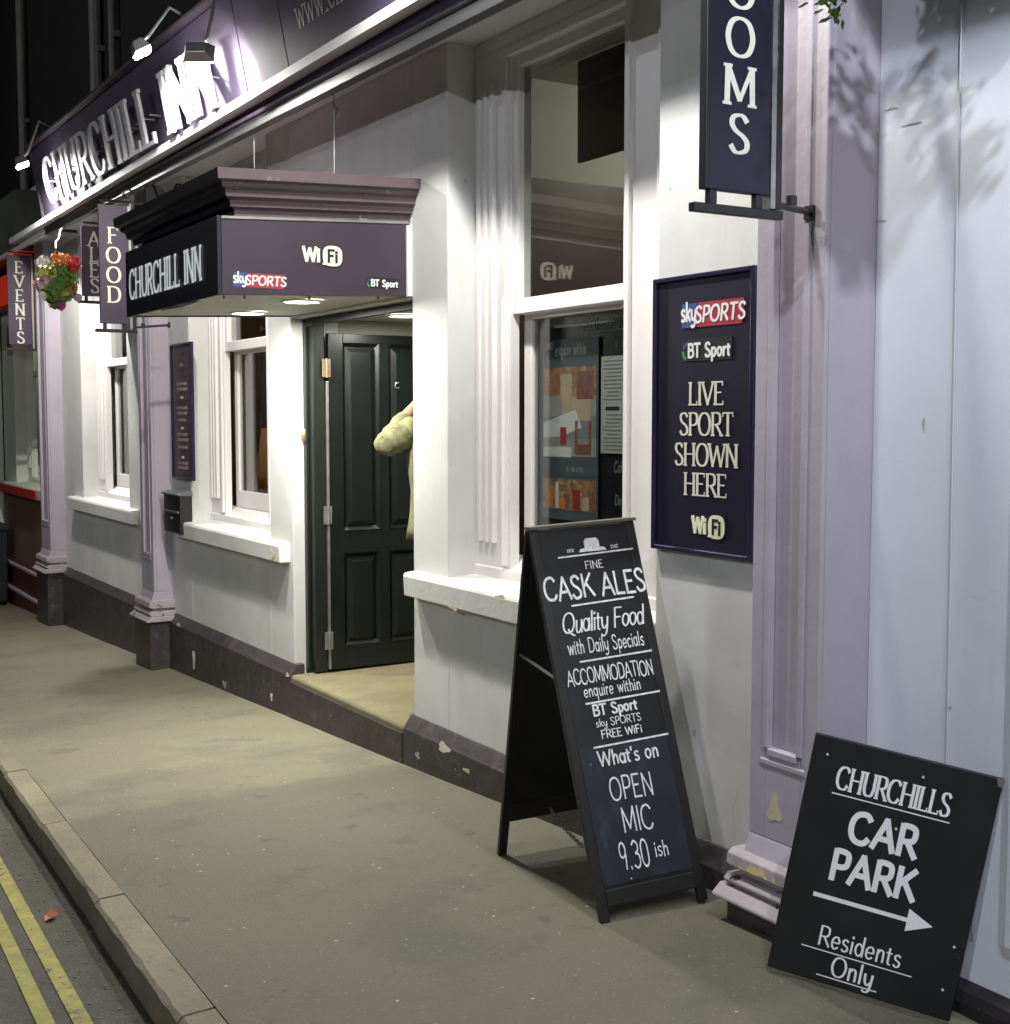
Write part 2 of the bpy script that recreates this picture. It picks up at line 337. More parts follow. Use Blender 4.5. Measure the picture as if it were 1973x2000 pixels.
def lettering(s, origin, u, v, h, xs=1.0, thick=.12, thin=.05, serif=True, depth=.0015, center=True, track=.06, jit=0, slant=0, rise=0, italic_round=False):
    """build the line of text s as ribbons with thickness, in the plane (u, v) at origin"""
    u = Vector(u).normalized(); v = Vector(v).normalized(); n = u.cross(v); O = Vector(origin)
    mb = MB(); x = -text_width(s, track) / 2 if center else 0; layer = 0
    for ch in s:
        if ch not in G: x += .42 + track; continue
        w, strokes = G[ch]; jy = rnd.uniform(-jit, jit); ja = rnd.uniform(-jit, jit)
        for kind, pts in strokes:
            closed = kind == 'O'
            if kind != 'S': pts2 = catmull(pts, closed)
            else: pts2 = list(pts)
            ribs = [(pts2, closed, None)]
            if serif and kind in 'SC':
                for e, o_ in ((pts[0], pts[1]), (pts[-1], pts[-2])):
                    if abs(e[1] - o_[1]) > .25 * abs(e[0] - o_[0]) and (abs(e[1]) < .01 or abs(e[1] - 1) < .01 or abs(e[1] - .62) < .01 or abs(e[1] + .34) < .01) and not (kind == 'C' and ch in 'CSceaoy'):
                        if not (ch in 'VWvw' and e[1] < .01) and not (ch in 'AM' and e[1] > .9 and ch == 'A') and not (ch == 'N' and o_ == (.12, 1)):
                            ribs.append(([(e[0] - .14, e[1]), (e[0] + .14, e[1])], False, thin))
                    elif abs(e[1] - o_[1]) < .01 and ch in 'EFLT' and e[0] not in (.12,):
                        sgn = -1 if e[1] > .9 else (1 if e[1] < .1 else 0)
                        if sgn: ribs.append(([(e[0], e[1] - sgn * thin * .3), (e[0], e[1] + sgn * .17)], False, thin))
            for pp, cl, tw in ribs:
                m = len(pp); L = []; R = []
                for i, p in enumerate(pp):
                    a = pp[(i - 1) % m] if (cl or i > 0) else p
                    b = pp[(i + 1) % m] if (cl or i < m - 1) else p
                    dx, dy = b[0] - a[0], b[1] - a[1]; ln = math.hypot(dx, dy) or 1; dx /= ln; dy /= ln
                    if tw is not None: t = tw
                    else:
                        k = abs(dy) * (.55 if (dx * dy > .12 and kind == 'S') else 1)
                        t = thin + (thick - thin) * k
                    px, py = p
                    if not cl and kind == 'S' and tw is None:   # run straight strokes a hair past their ends
                        if i == 0: px -= dx * thin * .35; py -= dy * thin * .35
                        if i == m - 1: px += dx * thin * .35; py += dy * thin * .35
                    L.append((px - dy * t / 2, py + dx * t / 2)); R.append((px + dy * t / 2, py - dx * t / 2))
                layer += 1; off = depth + (layer % 9) * .00012
                def W3(q, d):
                    qx = x + q[0] + slant * q[1]; qy = q[1] + jy + ja * q[0] + rise * qx
                    return O + u * (qx * h * xs) + v * (qy * h) + n * d
                vs = [W3(q, off) for q in L] + [W3(q, off) for q in R]
                nb = len(L); fs = []
                seg = range(nb if cl else nb - 1)
                for i in seg: fs.append((i, (i + 1) % nb, nb + (i + 1) % nb, nb + i))
                if depth > .004:
                    vs += [W3(q, 0.0) for q in L] + [W3(q, 0.0) for q in R]
                    for i in seg:
                        j = (i + 1) % nb
                        fs.append((i, 2 * nb + i, 2 * nb + j, j)); fs.append((nb + i, nb + j, 3 * nb + j, 3 * nb + i))
                    if not cl:
                        fs.append((0, nb, 3 * nb, 2 * nb)); fs.append((nb - 1, 3 * nb - 1, 4 * nb - 1, 2 * nb - 1))
                mb.add(vs, fs)
        x += w + track
    return mb
XW = ((0, -1, 0), (0, 0, 1))      # on the street wall, read from the street
XP = ((1, 0, 0), (0, 0, 1))       # on signs that stick out, read from the camera's side
def sans(s, o, uv, h, **k):
    k.setdefault('thick', .17); k.setdefault('thin', .15); return lettering(s, o, *uv, h, serif=False, **k)
def plate(o, uv, x0, x1, y0, y1, d, t=.001, shear=0):
    u = Vector(uv[0]); v = Vector(uv[1]); n = u.cross(v); O = Vector(o)
    return MB().slab([O + u * (x + shear * y) + v * y + n * d for x, y in ((x0, y0), (x1, y0), (x1, y1), (x0, y1))], n, t)
def outline(o, uv, pts, d, t=.001):
    u = Vector(uv[0]); v = Vector(uv[1]); n = u.cross(v); O = Vector(o); m = len(pts)
    vs = [O + u * x + v * y + n * d for x, y in pts] + [O + u * x + v * y + n * (d - t) for x, y in pts]
    return MB().add(vs, [tuple(range(m)), tuple(range(m, 2 * m))[::-1]] + [(i, (i + 1) % m, m + (i + 1) % m, m + i) for i in range(m)])
def wifi_logo(parent, o, uv, w, base=.0015):
    """the wireless logo: WI in plain letters beside a rounded bubble with dark letters"""
    k = w; bub = []
    for a in range(0, 360, 15):
        t = rad(a); cx, cy, r = .31 * k, .0, .165 * k
        x, y = cx + .21 * k * (abs(math.cos(t)) ** .7) * (1 if math.cos(t) >= 0 else -1), cy + .20 * k * (abs(math.sin(t)) ** .7) * (1 if math.sin(t) >= 0 else -1)
        bub.append((x, y))
    i0 = max(range(len(bub)), key=lambda i: -bub[i][0] - bub[i][1])
    bub[i0] = (bub[i0][0] - .06 * k, bub[i0][1] - .02 * k)
    halo = [((x - .31 * k) * 1.14 + .31 * k, y * 1.14) for x, y in bub]
    link('logo_shadow', outline(o, uv, halo, base + .0008), M_blackp, parent)
    link('logo_bubble', outline(o, uv, bub, base + .002), M_logo, parent)
    O = Vector(o); u = Vector(uv[0]); v = Vector(uv[1])
    link('logo_lettering', sans('Fi', O + u * .31 * k + v * -.12 * k, uv, .23 * k, xs=1.0, thick=.24, thin=.22, depth=base + .003, track=.05), M_blackp, parent)
    link('logo_lettering', sans('Wi', O + u * -.14 * k + v * -.12 * k, uv, .26 * k, xs=.95, thick=.25, thin=.22, depth=base + .003, track=.05), M_logo, parent)
def sky_logo(parent, o, uv, w, base=.0015):
    O = Vector(o); u = Vector(uv[0]); v = Vector(uv[1]); h = w * .23
    link('logo_ground', plate(o, uv, -w / 2, -w * .24, -h * .55, h * .60, base + .0006), M_blue, parent)
    link('logo_ground', plate(o, uv, -w * .236, w / 2, -h * .55, h * .60, base + .0006, shear=.1), M_red, parent)
    link('logo_lettering', sans('sky', O + u * -w * .38 + v * -h * .22, uv, h * .86, xs=.82, thick=.2, thin=.16, depth=base + .002, track=.02), M_pwhite, parent)
    link('logo_lettering', sans('SPORTS', O + u * w * .13 + v * -h * .32, uv, h * .72, xs=1.02, thick=.2, thin=.16, depth=base + .002, track=.08, slant=.12), M_pwhite, parent)
def bt_logo(parent, o, uv, w, base=.0015):
    O = Vector(o); u = Vector(uv[0]); v = Vector(uv[1]); h = w * .26
    link('logo_ground', plate(o, uv, -w * .5, w * .5, -h * .5, h * .62, base + .0005), M_blackp, parent)
    for (a0, a1, mm, rr) in ((100, 170, M_blue, .9), (180, 250, M_green, .95), (50, 92, M_orange, .8)):
        arc = [(-w * .36 + math.cos(rad(a)) * w * .14 * rr, math.sin(rad(a)) * w * .14 * rr) for a in range(a0, a1, 8)]
        arc += [(-w * .36 + math.cos(rad(a)) * w * .10 * rr, math.sin(rad(a)) * w * .10 * rr) for a in range(a1 - 8, a0 - 9, -8)]
        link('logo_arc', outline(o, uv, arc, base + .0012), mm, parent)
    link('logo_lettering', sans('BT Sport', O + u * w * .05 + v * -h * .30, uv, h * .66, xs=1.0, thick=.24, thin=.2, depth=base + .002, track=.06), M_pwhite, parent)

# ================================================================== ground
def gz(x, y):
    """height of the pavement surface: falls gently along the street, and dips at the driveway beside the side wall"""
    z = -1.655 - .0448 * (y - 3) + .02 * (x - 2.9)
    t = max(0, min(1, (2.86 - y) / .46)); t = t * t * (3 - 2 * t)
    s_ = max(0, min(1, (x - 2.2) / .7)); s_ = s_ * s_ * (3 - 2 * s_)
    return z - .115 * t * s_
KIN = lambda y: 1.012 + .0441 * y       # back edge of the kerb
KOUT = lambda y: .905 + .0437 * y       # front edge of the kerb
def ystrips():
    ys = [-25, -15, -8, -4, -2]; y = -1.0
    while y < 7: ys.append(y); y += .12
    while y < 20: ys.append(y); y += .6
    return ys + [25, 35, 50, 80, 140]
def rz(x, y):
    return -1.655 - .0448 * (min(y, 40) - 3) + .02 * (KOUT(y) - 2.9) - .115 + .025 * (x - KOUT(y)) * (1 if x > -2.2 else 0) - (0 if x > -2.2 else .025 * (KOUT(y) + 2.2)) 
ys = ystrips()
mb = MB(); nx = 22
for y in ys:
    x0, x1 = KIN(y) + .003, 3.6
    for i in range(nx + 1):
        x = x0 + (x1 - x0) * i / nx
        mb.v.append((x, y, gz(x, min(y, 40)) + (noise.noise(Vector((x * 1.6, y * 1.6, 0))) * .006)))
for j in range(len(ys) - 1):
    for i in range(nx): mb.f.append((j * (nx + 1) + i, j * (nx + 1) + i + 1, (j + 1) * (nx + 1) + i + 1, (j + 1) * (nx + 1) + i))
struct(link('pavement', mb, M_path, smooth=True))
mb = MB(); xs_ = [-60, -30, -12, -6, -4, -2.2, -1, 0, .5]
for y in ys:
    for i, x in enumerate(xs_ + [KOUT(y) + .02]):
        mb.v.append((x, y, rz(x, y)))
nn = len(xs_) + 1
for j in range(len(ys) - 1):
    for i in range(nn - 1): mb.f.append((j * nn + i, j * nn + i + 1, (j + 1) * nn + i + 1, (j + 1) * nn + i))
road = struct(link('road', mb, M_road, smooth=True))
for off0, off1 in ((.745 - .052, .745), (.745 - .150, .745 - .100)):
    mb = MB(); yy = [-6 + .4 * i for i in range(110)]
    for y in yy:
        w1 = noise.noise(Vector((0, y * 3, off0))) * .003
        a, b = off0 + .0417 * y + w1, off1 + .0417 * y + w1
        mb.v += [(a, y, rz(a, y) + .004), (b, y, rz(b, y) + .004)]
    for j in range(len(yy) - 1): mb.f.append((2 * j, 2 * j + 1, 2 * j + 3, 2 * j + 2))
    link('yellow_line', mb, M_yell, road)
# kerb stones, one by one (joints at about 1.2 m as far as they can be told apart)
kerb = bpy.data.objects.new('kerb', None); COL.objects.link(kerb); struct(kerb)
y = -2.35; L = 1.18; k = 0
while y < 30:
    a, b = y + .006, y + L - .006
    pts = []
    mb = MB(); jz = rnd.uniform(-.002, .003); jx = rnd.uniform(-.003, .003)
    ns_ = 14
    for q_ in range(ns_ + 1):
        yy = a + (b - a) * q_ / ns_
        e1 = abs(noise.noise(Vector((yy * 9, 3.1, k)))) * .016 + (.006 if q_ in (0, ns_) else 0); e2 = noise.noise(Vector((yy * 6, 8.1, k))) * .004
        xi, xo = KIN(yy), KOUT(yy) + jx; zt = gz(xi, yy) + jz
        mb.v += [(xi, yy, zt - .3), (xi, yy, zt + .002), (xo + .010 + e1, yy, zt - .001), (xo + e2, yy, zt - .012 - e1 * .8), (xo - .006 + e2, yy, zt - .3)]
    mb.f += [(0, 1, 2, 3, 4), tuple(ns_ * 5 + t_ for t_ in (4, 3, 2, 1, 0))]
    for q_ in range(ns_): mb.f += [(q_ * 5 + i, q_ * 5 + i + 5, q_ * 5 + (i + 1) % 5 + 5, q_ * 5 + (i + 1) % 5) for i in range(5)]
    link('kerb_stone', mb, M_kerb, kerb)
    y += L; k += 1
# ================================================================== the inn: one building with its parts
X0 = 3.0; ZS = 1.766; ZP = -1.56; ZG = -2.75
inn = thing('inn_building', 'pale rendered street front of the inn with sash windows, lilac pilasters and dark plinth', 'building', (3.3, 7, -1.85))
D0, D1 = 5.83, 7.45          # doorway
bays = [(3.84, 5.46, 3.85, 5.805), (7.83, 9.45, 7.50, 9.60), (11.16, 12.80, 10.86, 13.18)]
YE = 13.95                  # far end of the white front
wl = MB()
segs = [(2.87, 3.84), (5.46, D0), (D1, 7.83), (9.45, 11.16), (12.80, YE)]
for a, b in segs: wl.box(X0, 3.32, a, b, ZG, ZS)
for a, b, _, _ in bays:
    wl.box(X0, 3.32, a, b, ZG, -.81)
wl.box(X0, 3.32, D0, D1, .60, ZS)
link('wall', wl, M_wall, inn, bevel=.006)
link('soffit', MB().prism([(2.60, ZS), (3.32, ZS), (3.32, ZS + .05), (2.60, ZS + .05)], 'y', -1.5, 14.0), M_soffit, inn)
# soffit moulding along the wall head
link('head_moulding', MB().prism([(2.955, ZS - .004), (2.998, ZS - .045), (2.998, ZS - .004)], 'y', 9.45, YE), M_white, inn)
# plinth with its sloping ledge
def plinth(a, b, xf=2.95, z=ZP, ret=True, m=None):
    mb = MB().prism([(xf, ZG), (xf, z - .035), (xf + .006, z - .028), (X0 - .002, z + .035), (X0 + .05, z + .035), (X0 + .05, ZG)], 'y', a, b)
    return link('plinth', mb, m or M_plinth, inn, bevel=.005)
plinth(3.22, D0 + .035); plinth(D1 - .045, 9.93); plinth(10.42, 13.62)
# knocks on the plinth and the sills where the paint has come off
def chip(parent, c, r, uv, mm, seed, name='bare_patch'):
    rr = random.Random(seed); pts = []
    for i in range(18):
        t = 2 * math.pi * i / 18; q = .8 + .22 * math.sin(t * 3 + seed) + rr.uniform(-.12, .12); pts.append((r[0] * q * math.cos(t), r[1] * q * math.sin(t)))
    return link(name, outline(c, uv, pts, .0012, .001), mm, parent)
# sash windows ------------------------------------------------------
def window(a, b, s0, s1, wm=M_white, sm=M_sill, near=True, parent=inn, head=1.70):
    """a..b opening along the wall"""
    mid0, mid1 = a + .40, b - .32
    fr = MB()
    XF = 3.155
    # flat box frame: jambs and head
    fr.box(XF, XF + .05, b - .32, b, -.77, head)
    fr.box(XF, XF + .05, a, mid0, -.77, head)
    fr.box(XF, XF + .05, mid0, mid1, head - .06, head)
    fr.box(XF - .0, XF + .05, a, b, head, ZS)
    fo = link('window', fr, wm, parent, bevel=.003)
    md = MB()
    # reeded mouldings on the jambs
    for c in (b - .055, b - .115, b - .175):
        md.prism([(XF - .022, c - .014), (XF - .022, c + .014), (XF + .002, c + .022), (XF + .002, c - .022)], 'z', -.60, head - .14)
    for c in (a + .10, a + .17):
        md.prism([(XF - .022, c - .014), (XF - .022, c + .014), (XF + .002, c + .022), (XF + .002, c - .022)], 'z', -.60, head - .14)
    md.box(XF - .018, XF + .004, b - .30, b - .265, -.70, head - .02)
    md.box(XF - .018, XF + .004, mid0 - .03, mid0, -.70, head - .02)
    md.box(XF - .018, XF + .004, mid0, b - .30, head - .055, head - .02)
    link('moulding', md, wm, fo, bevel=.004)
    # upper sash in front, lower sash behind
    us = MB(); x0, x1 = XF + .05, XF + .085
    us.box(XF + .012, x1, mid1 - .045, mid1 + .0, .475, head - .06)
    us.box(XF + .012, x1, mid0, mid0 + .045, .475, head - .06)
    us.box(XF + .012, x1, mid0 + .045, mid1 - .045, .475, .545)
    us.box(XF + .012, x1, mid0 + .045, mid1 - .045, head - .11, head - .06)
    link('upper_sash', us, wm, fo, bevel=.004)
    ls = MB(); x0, x1 = XF + .088, XF + .125
    ls.box(x0, x1, mid1 - .045, mid1 + .02, -.658, .50)
    ls.box(x0, x1, mid0 - .02, mid0 + .045, -.658, .50)
    ls.box(x0, x1, mid0 + .045, mid1 - .045, .455, .50)
    ls.box(x0, x1, mid0 + .045, mid1 - .045, -.658, -.535)
    link('lower_sash', ls, wm, fo, bevel=.004)
    st = MB()
    st.prism([(XF - .01, -.775), (XF - .01, -.72), (XF + .09, -.66), (XF + .13, -.66), (XF + .13, -.775)], 'y', a, b)
    link('window_sill_board', st, wm, fo, bevel=.004)
    link('pane', MB().box(XF + .045, XF + .049, mid0 + .04, mid1 - .04, .54, head - .10), M_glass, fo)
    link('pane', MB().box(XF + .105, XF + .109, mid0 + .04, mid1 - .04, -.54, .46), M_glass, fo)
    sl = MB().prism([(2.93, -.90), (2.925, -.80), (2.932, -.782), (3.17, -.765), (3.17, -.90)], 'y', s0, s1)
    so = link('sill', sl, sm, parent, bevel=.006)
    return fo, so
wn = [window(*b) for b in bays]
for (s, c, r) in ((1, (2.9265, 7.62, -.855), (.045, .032)), (0, (2.9265, 4.85, -.80), (.05, .02)), (0, (2.9265, 5.28, -.895), (.05, .014))):
    chip(wn[s][1], (c[0], c[1], c[2]), r, XW, M_chip, 5 + s + int(r[0] * 1000))
pl = [o for o in bpy.data.objects if o.name.startswith('plinth')]
for (p, c, r, mm) in ((0, (2.9495, 5.42, -1.60), (.07, .03), M_chipw), (1, (2.9495, 9.30, -1.79), (.035, .09), M_chipw), (1, (2.9495, 7.72, -1.78), (.022, .03), M_chipw),
                      (1, (2.9495, 7.44, -1.59), (.028, .016), M_chipw), (1, (2.9495, 9.66, -1.585), (.05, .018), M_chipw), (1, (2.9495, 8.62, -1.86), (.05, .03), M_cap),
                      (0, (2.9495, 5.70, -1.70), (.03, .02), M_cap), (0, (2.9495, 5.2, -1.66), (.04, .012), M_chip)):
    chip(pl[p], c, r, XW, mm, int(c[1] * 100))
# pilasters ---------------------------------------------------------
def pilaster(a, b, xb=3.0, zbot=ZG, near=False):
    xf = 2.85
    p = MB()
    # shaft with a sunken panel: frame strips and a recessed back
    p.box(xf + .02, xb + .1, a, b, -1.36, ZS)
    ao, bo = a + .07, b - .07
    p.box(xf, xf + .02, a, ao, -1.36, ZS); p.box(xf, xf + .02, bo, b, -1.36, ZS)
    p.box(xf, xf + .02, ao, bo, -1.36, -1.075); p.box(xf, xf + .02, ao, bo, 1.62, ZS)
    # splayed foot of the shaft
    p.prism([(xf, -1.36), (xf - .028, -1.44), (xb + .1, -1.44), (xb + .1, -1.36)], 'y', a, b)
    po = link('pilaster', p, M_lilac, inn, bevel=.004)
    fl = MB()
    for c in (ao + .004, bo - .004): fl.prism([(xf - .006, c - .011), (xf - .006, c + .011), (xf + .018, c + .014), (xf + .018, c - .014)], 'z', -1.063, 1.61)
    fl.prism([(xf - .006, -1.086), (xf - .006, -1.064), (xf + .018, -1.06), (xf + .018, -1.09)], 'y', ao + .014, bo - .014)
    fl.prism([(xf - .004, -1.118), (xf - .004, -1.102), (xf + .001, -1.098), (xf + .001, -1.122)], 'y', ao - .02, bo + .02)
    link('panel_moulding', fl, M_lilac, po, bevel=.003)
    # base mouldings
    bm_ = MB()
    bm_.prism([(xf - .028, -1.42), (xf - .05, -1.435), (xf - .055, -1.475), (xf - .02, -1.485), (xb + .1, -1.485), (xb + .1, -1.42)], 'y', a - .05, b + .05)
    bm_.prism([(xf - .04, -1.505), (xf - .058, -1.525), (xf - .04, -1.545), (xb + .1, -1.545), (xb + .1, -1.505)], 'y', a - .06, b + .06)
    bm_.box(xf - .02, xb + .1, a - .02, b + .02, -1.505, -1.485)
    bm_.prism([(xf - .05, -1.545), (xf - .085, -1.575), (xf - .085, -1.585), (xb + .1, -1.585), (xb + .1, -1.545)], 'y', a - .085, b + .085)
    link('base_moulding', bm_, M_cap, po, bevel=.006)
    link('pedestal', MB().box(2.80, xb + .1, a - .05, b + .05, zbot, -1.585), M_plinth, po, bevel=.008)
    return po
p3 = pilaster(2.84, 3.14, 3.1, near=True)
p2 = pilaster(9.95, 10.28)
p1 = pilaster(13.62, 14.05)
chip(p3, (2.8495, 3.02, -1.255), (.034, .055), XW, M_chip, 3)
# upper wall, gutter line and the street wall beyond
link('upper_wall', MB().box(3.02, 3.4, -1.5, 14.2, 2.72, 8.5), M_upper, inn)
# interior rooms ------------------------------------------------------
def room(y0, y1, x1, zf, zc, mw, mf, mc, panel=None):
    r = MB().box(3.32, x1, y0 - .06, y0, zf, zc).box(3.32, x1, y1, y1 + .06, zf, zc).box(x1, x1 + .06, y0 - .06, y1 + .06, zf, zc)
    ro = link('room_wall', r, mw, inn)
    link('room_floor', MB().box(3.3, x1 + .06, y0 - .06, y1 + .06, zf - .06, zf - .001), mf, inn)
    link('room_ceiling', MB().box(3.3, x1 + .06, y0 - .06, y1 + .06, zc + .001, zc + .06), mc, inn)
    return ro
room(2.95, 5.66, 6.0, -1.4, 1.72, M_int, M_intf, M_int)
room(7.62, 9.80, 6.0, -1.4, 1.72, M_intd, M_intf, M_int)
room(11.0, 13.0, 5.5, -1.4, 1.72, M_int, M_intf, M_int)
link('partition_panelling', MB().box(3.34, 5.95, 5.55, 5.655, -1.39, 1.20), M_intd, inn)
# step and doorway ------------------------------------------------------
link('door_step', MB().prism([(2.955, ZG), (2.955, -1.60), (2.968, -1.585), (4.6, -1.57), (4.6, ZG)], 'y', D0 + .04, D1 - .05), M_step, inn, bevel=.006)
link('step_riser', MB().box(2.945, 2.9535, D0 + .04, D1 - .05, ZG, -1.625), M_plinth, inn)
lw = MB().box(3.32, 4.6, D0 - .12, D0 - .0, -1.75, .7).box(3.32, 4.6, D1, D1 + .12, -1.75, .7).box(4.6, 4.7, D0 - .1, D1 + .1, -1.75, .7)
link('lobby_wall', lw, M_int, inn)
link('lobby_ceiling', MB().box(3.131, 4.6, D0, D1, .605, .64), M_csoff, inn)
fr = MB()
fr.box(3.095, 3.17, D1 - .115, D1 - .002, -1.572, .585); fr.box(3.095, 3.17, D0 + .002, D0 + .10, -1.572, .585)
fr.box(3.095, 3.13, D0 + .10, D1 - .115, .560, .585)
fr.box(3.075, 3.095, D1 - .05, D1 - .002, -1.572, .595); fr.box(3.075, 3.095, D0 + .002, D1 - .05, .552, .595)
df = link('door_frame', fr, M_dframe, inn, bevel=.004)
# open door leaf (swung inwards, flat against the far side)
YD = 7.33
dl = MB(); x0, x1, z0, z1 = 3.195, 3.945, -1.565, .512
# stiles, rails
px = [(3.292, 3.535), (3.605, 3.850)]; pz = [(-1.42, -.845), (-.70, .455)]
zz = [(z0, -1.42), (-.845, -.70), (.455, z1)]
dl.box(x0, px[0][0], YD, YD + .044, z0, z1); dl.box(px[1][1], x1, YD, YD + .044, z0, z1)
dl.box(px[0][1], px[1][0], YD, YD + .044, -1.42, .455)
for a, b in zz: dl.box(px[0][0], px[1][1], YD, YD + .044, a, b) if (a, b) != (-.845, -.70) else [dl.box(p[0], p[1], YD, YD + .044, a, b) for p in px]
dleaf = link('door', dl, M_door, inn, bevel=.003)
for a, b in px:
    for c, d in pz:
        q = MB()
        # raised panel with sloping margins
        o4 = [(a, c), (b, c), (b, d), (a, d)]; i1 = [(a + .022, c + .022), (b - .022, c + .022), (b - .022, d - .022), (a + .022, d - .022)]
        i2 = [(a + .055, c + .055), (b - .055, c + .055), (b - .055, d - .055), (a + .055, d - .055)]
        vs = [(p[0], YD - .004, p[1]) for p in o4] + [(p[0], YD + .022, p[1]) for p in i1] + [(p[0], YD + .006, p[1]) for p in i2]
        f = [(i, (i + 1) % 4, 4 + (i + 1) % 4, 4 + i) for i in range(4)] + [(4 + i, 4 + (i + 1) % 4, 8 + (i + 1) % 4, 8 + i) for i in range(4)] + [(8, 9, 10, 11)]
        link('door_panel', q.add(vs, f), M_door, dleaf)
link('edge_strip', MB().box(3.178, 3.193, YD - .006, YD + .03, -1.56, .22), M_steel, dleaf, bevel=.002)
for z, mm in ((.30, M_brass), (-.60, M_steel), (-1.38, M_steel)):
    h_ = MB().box(3.150, 3.205, YD - .010, YD - .0065, z - .055, z + .055).tube([(3.178, YD - .014, z - .058), (3.178, YD - .014, z + .058)], .008, 8)
    for dz in (-.035, 0, .035):
        for dx in (-.018, .018): h_.tube([(3.178 + dx, YD - .013, z + dz), (3.178 + dx, YD - .0095, z + dz)], .004, 6)
    link('hinge', h_, mm, dleaf)
# small hook and knob seen on the leaf and the frame
link('hook', MB().tube([(3.66 + .018 * math.cos(rad(a)), YD - .012, .20 + .018 * math.sin(rad(a))) for a in range(60, 330, 30)], .004, 6), M_steel, dleaf)
link('bell_push', MB().ell((3.072, D1 - .02, -.115), (.02, .02, .05)), M_brass, df)
# ================================================================== side building on the right
sw = MB().box(3.065, 3.5, -6, 2.838, -3, 6)
side = thing('side_building', 'pale blue-grey rendered side wall at the right of the lilac pilaster', 'building', (3.3, 1.5, -1.7))
link('wall', sw, M_wall2, side)
link('render_strip', MB().prism([(3.054, 2.30), (3.066, 2.335), (3.066, 1.9), (3.054, 1.93)], 'z', -1.50, 6), M_wall2, side, bevel=.004)
link('cable', MB().tube([(3.060, 2.530 + .008 * math.sin(z * 1.1), z) for z in [-1.5 + .25 * i for i in range(20)]], .0025, 6), mat('painted_cable', (.55, .56, .58), .6), side)
link('plinth', MB().prism([(3.03, -3), (3.03, -1.70), (3.04, -1.67), (3.0645, -1.64), (3.0645, -3)], 'y', -6, 2.75), mat('black_tar_plinth', (.018, .015, .02), .5, bump=.5, bscale=20, var=.3, vscale=6, spots=[((.12, .11, .12), 18, .66, .03)]), side, bevel=.006)
for i, (yy, zz_, r) in enumerate(((2.82, .60, (.02, .004)), (2.79, .93, (.03, .004)), (2.71, .87, (.05, .003)), (2.64, -.02, (.006, .022)), (2.52, -.85, (.01, .004)), (2.33, -1.05, (.03, .004)), (2.31, -1.42, (.018, .05)), (2.42, -1.5, (.006, .03)))):
    chip(side, (3.0645, yy, zz_), r, XW, mat('grey_scuff%d' % i, (.40, .39, .40), .8), 40 + i, 'scuff')
# ================================================================== fascia sign board over the windows
FZ = lambda y: 1.612 + .0104 * y       # the board's bottom edge, hung very slightly out of level
def fx(t): return 2.68 - .125 * t      # it leans forward as it rises
def fpt(y, h): return Vector((fx(h / .66), y, FZ(y) + .045 + h))
fas = thing('fascia_sign', 'long dark purple sign board leaning out above the windows with big white raised letters', 'sign', (2.7, 6.5, 1.7))
mb = MB()
FJ = [-1.5, 2.0, 4.4, 6.573, 7.193, 12.62]
for a, b in zip(FJ[:-1], FJ[1:]):
    gap = .006 if b != 12.62 else 0
    if a == 7.193: a += .012
    q = MB(); pts = [fpt(a + gap, 0), fpt(b - gap, 0), fpt(b - gap, .66), fpt(a + gap, .66)]
    nrm = (pts[1] - pts[0]).cross(pts[3] - pts[0]).normalized()
    if nrm.x > 0: nrm = -nrm
    link('board_panel', q.slab(pts, nrm, .02), M_fascia, fas)
# backing, top cap, bottom trim
def longprism(name, prof, m, a=-1.5, b=12.66, bevel=.004):
    q = MB().prism(prof, 'y', a, b, slope=.0104); return link(name, q, m, fas, bevel=bevel)
longprism('backing_board', [(2.705, 1.66), (2.585, 2.315), (2.62, 2.315), (2.735, 1.66)], M_black)
longprism('bottom_trim', [(2.668, 1.628), (2.660, 1.636), (2.660, 1.652), (2.668, 1.659), (2.74, 1.659), (2.74, 1.628)], M_fascia_t)
longprism('drip_board', [(2.672, 1.568), (2.672, 1.627), (2.73, 1.627), (2.73, 1.568)], M_black)
longprism('top_cap', [(2.50, 2.327), (2.50, 2.35), (2.52, 2.36), (3.30, 2.52), (3.30, 2.49), (2.56, 2.327)], M_fascia_t)
link('end_cap', MB().add([(2.672, 12.665, 1.74), (2.55, 12.665, 2.46), (3.0, 12.665, 2.5), (3.0, 12.665, 1.74), (2.672, 12.69, 1.74), (2.55, 12.69, 2.46), (3.0, 12.69, 2.5), (3.0, 12.69, 1.74)],
     [(0, 1, 2, 3), (7, 6, 5, 4), (0, 4, 5, 1), (1, 5, 6, 2), (2, 6, 7, 3), (3, 7, 4, 0)]), M_fascia_t, fas)
link('back_frame', MB().box(2.95, 3.02, -1.5, 12.6, 1.82, 2.75), M_upper, fas)
# big raised letters standing off on pins
M_flet = mat('silver_letter_face', (.42, .41, .44), .55)
word = 'CHURCHILL INN'
tot = text_width(word, .10); yL, yR = 11.95, 7.50; hgt = .36; xsc = (yL - yR) / (tot * hgt)
up = (fpt(8, .66) - fpt(8, 0)).normalized(); uu = (fpt(7, 0) - fpt(8, 0)).normalized()
xx = 0
for ch in word:
    w = G[ch][0] if ch in G else .42
    if ch != ' ':
        yy = yL - (xx + w / 2) * hgt * xsc
        org = fpt(yy, .10) + Vector((-.075, 0, 0))
        lt = lettering(ch, org, uu, up, hgt, xs=xsc, thick=.17, thin=.07, depth=.022, track=0)
        lo = link('letter', lt, M_flet, fas)
        for s_ in (-.25, .25):
            c = fpt(yy + s_ * w * hgt * xsc, .28); link('standoff_pin', MB().tube([c, c + Vector((-.075, 0, .0))], .006, 6), M_steel, lo)
    xx += w + .10
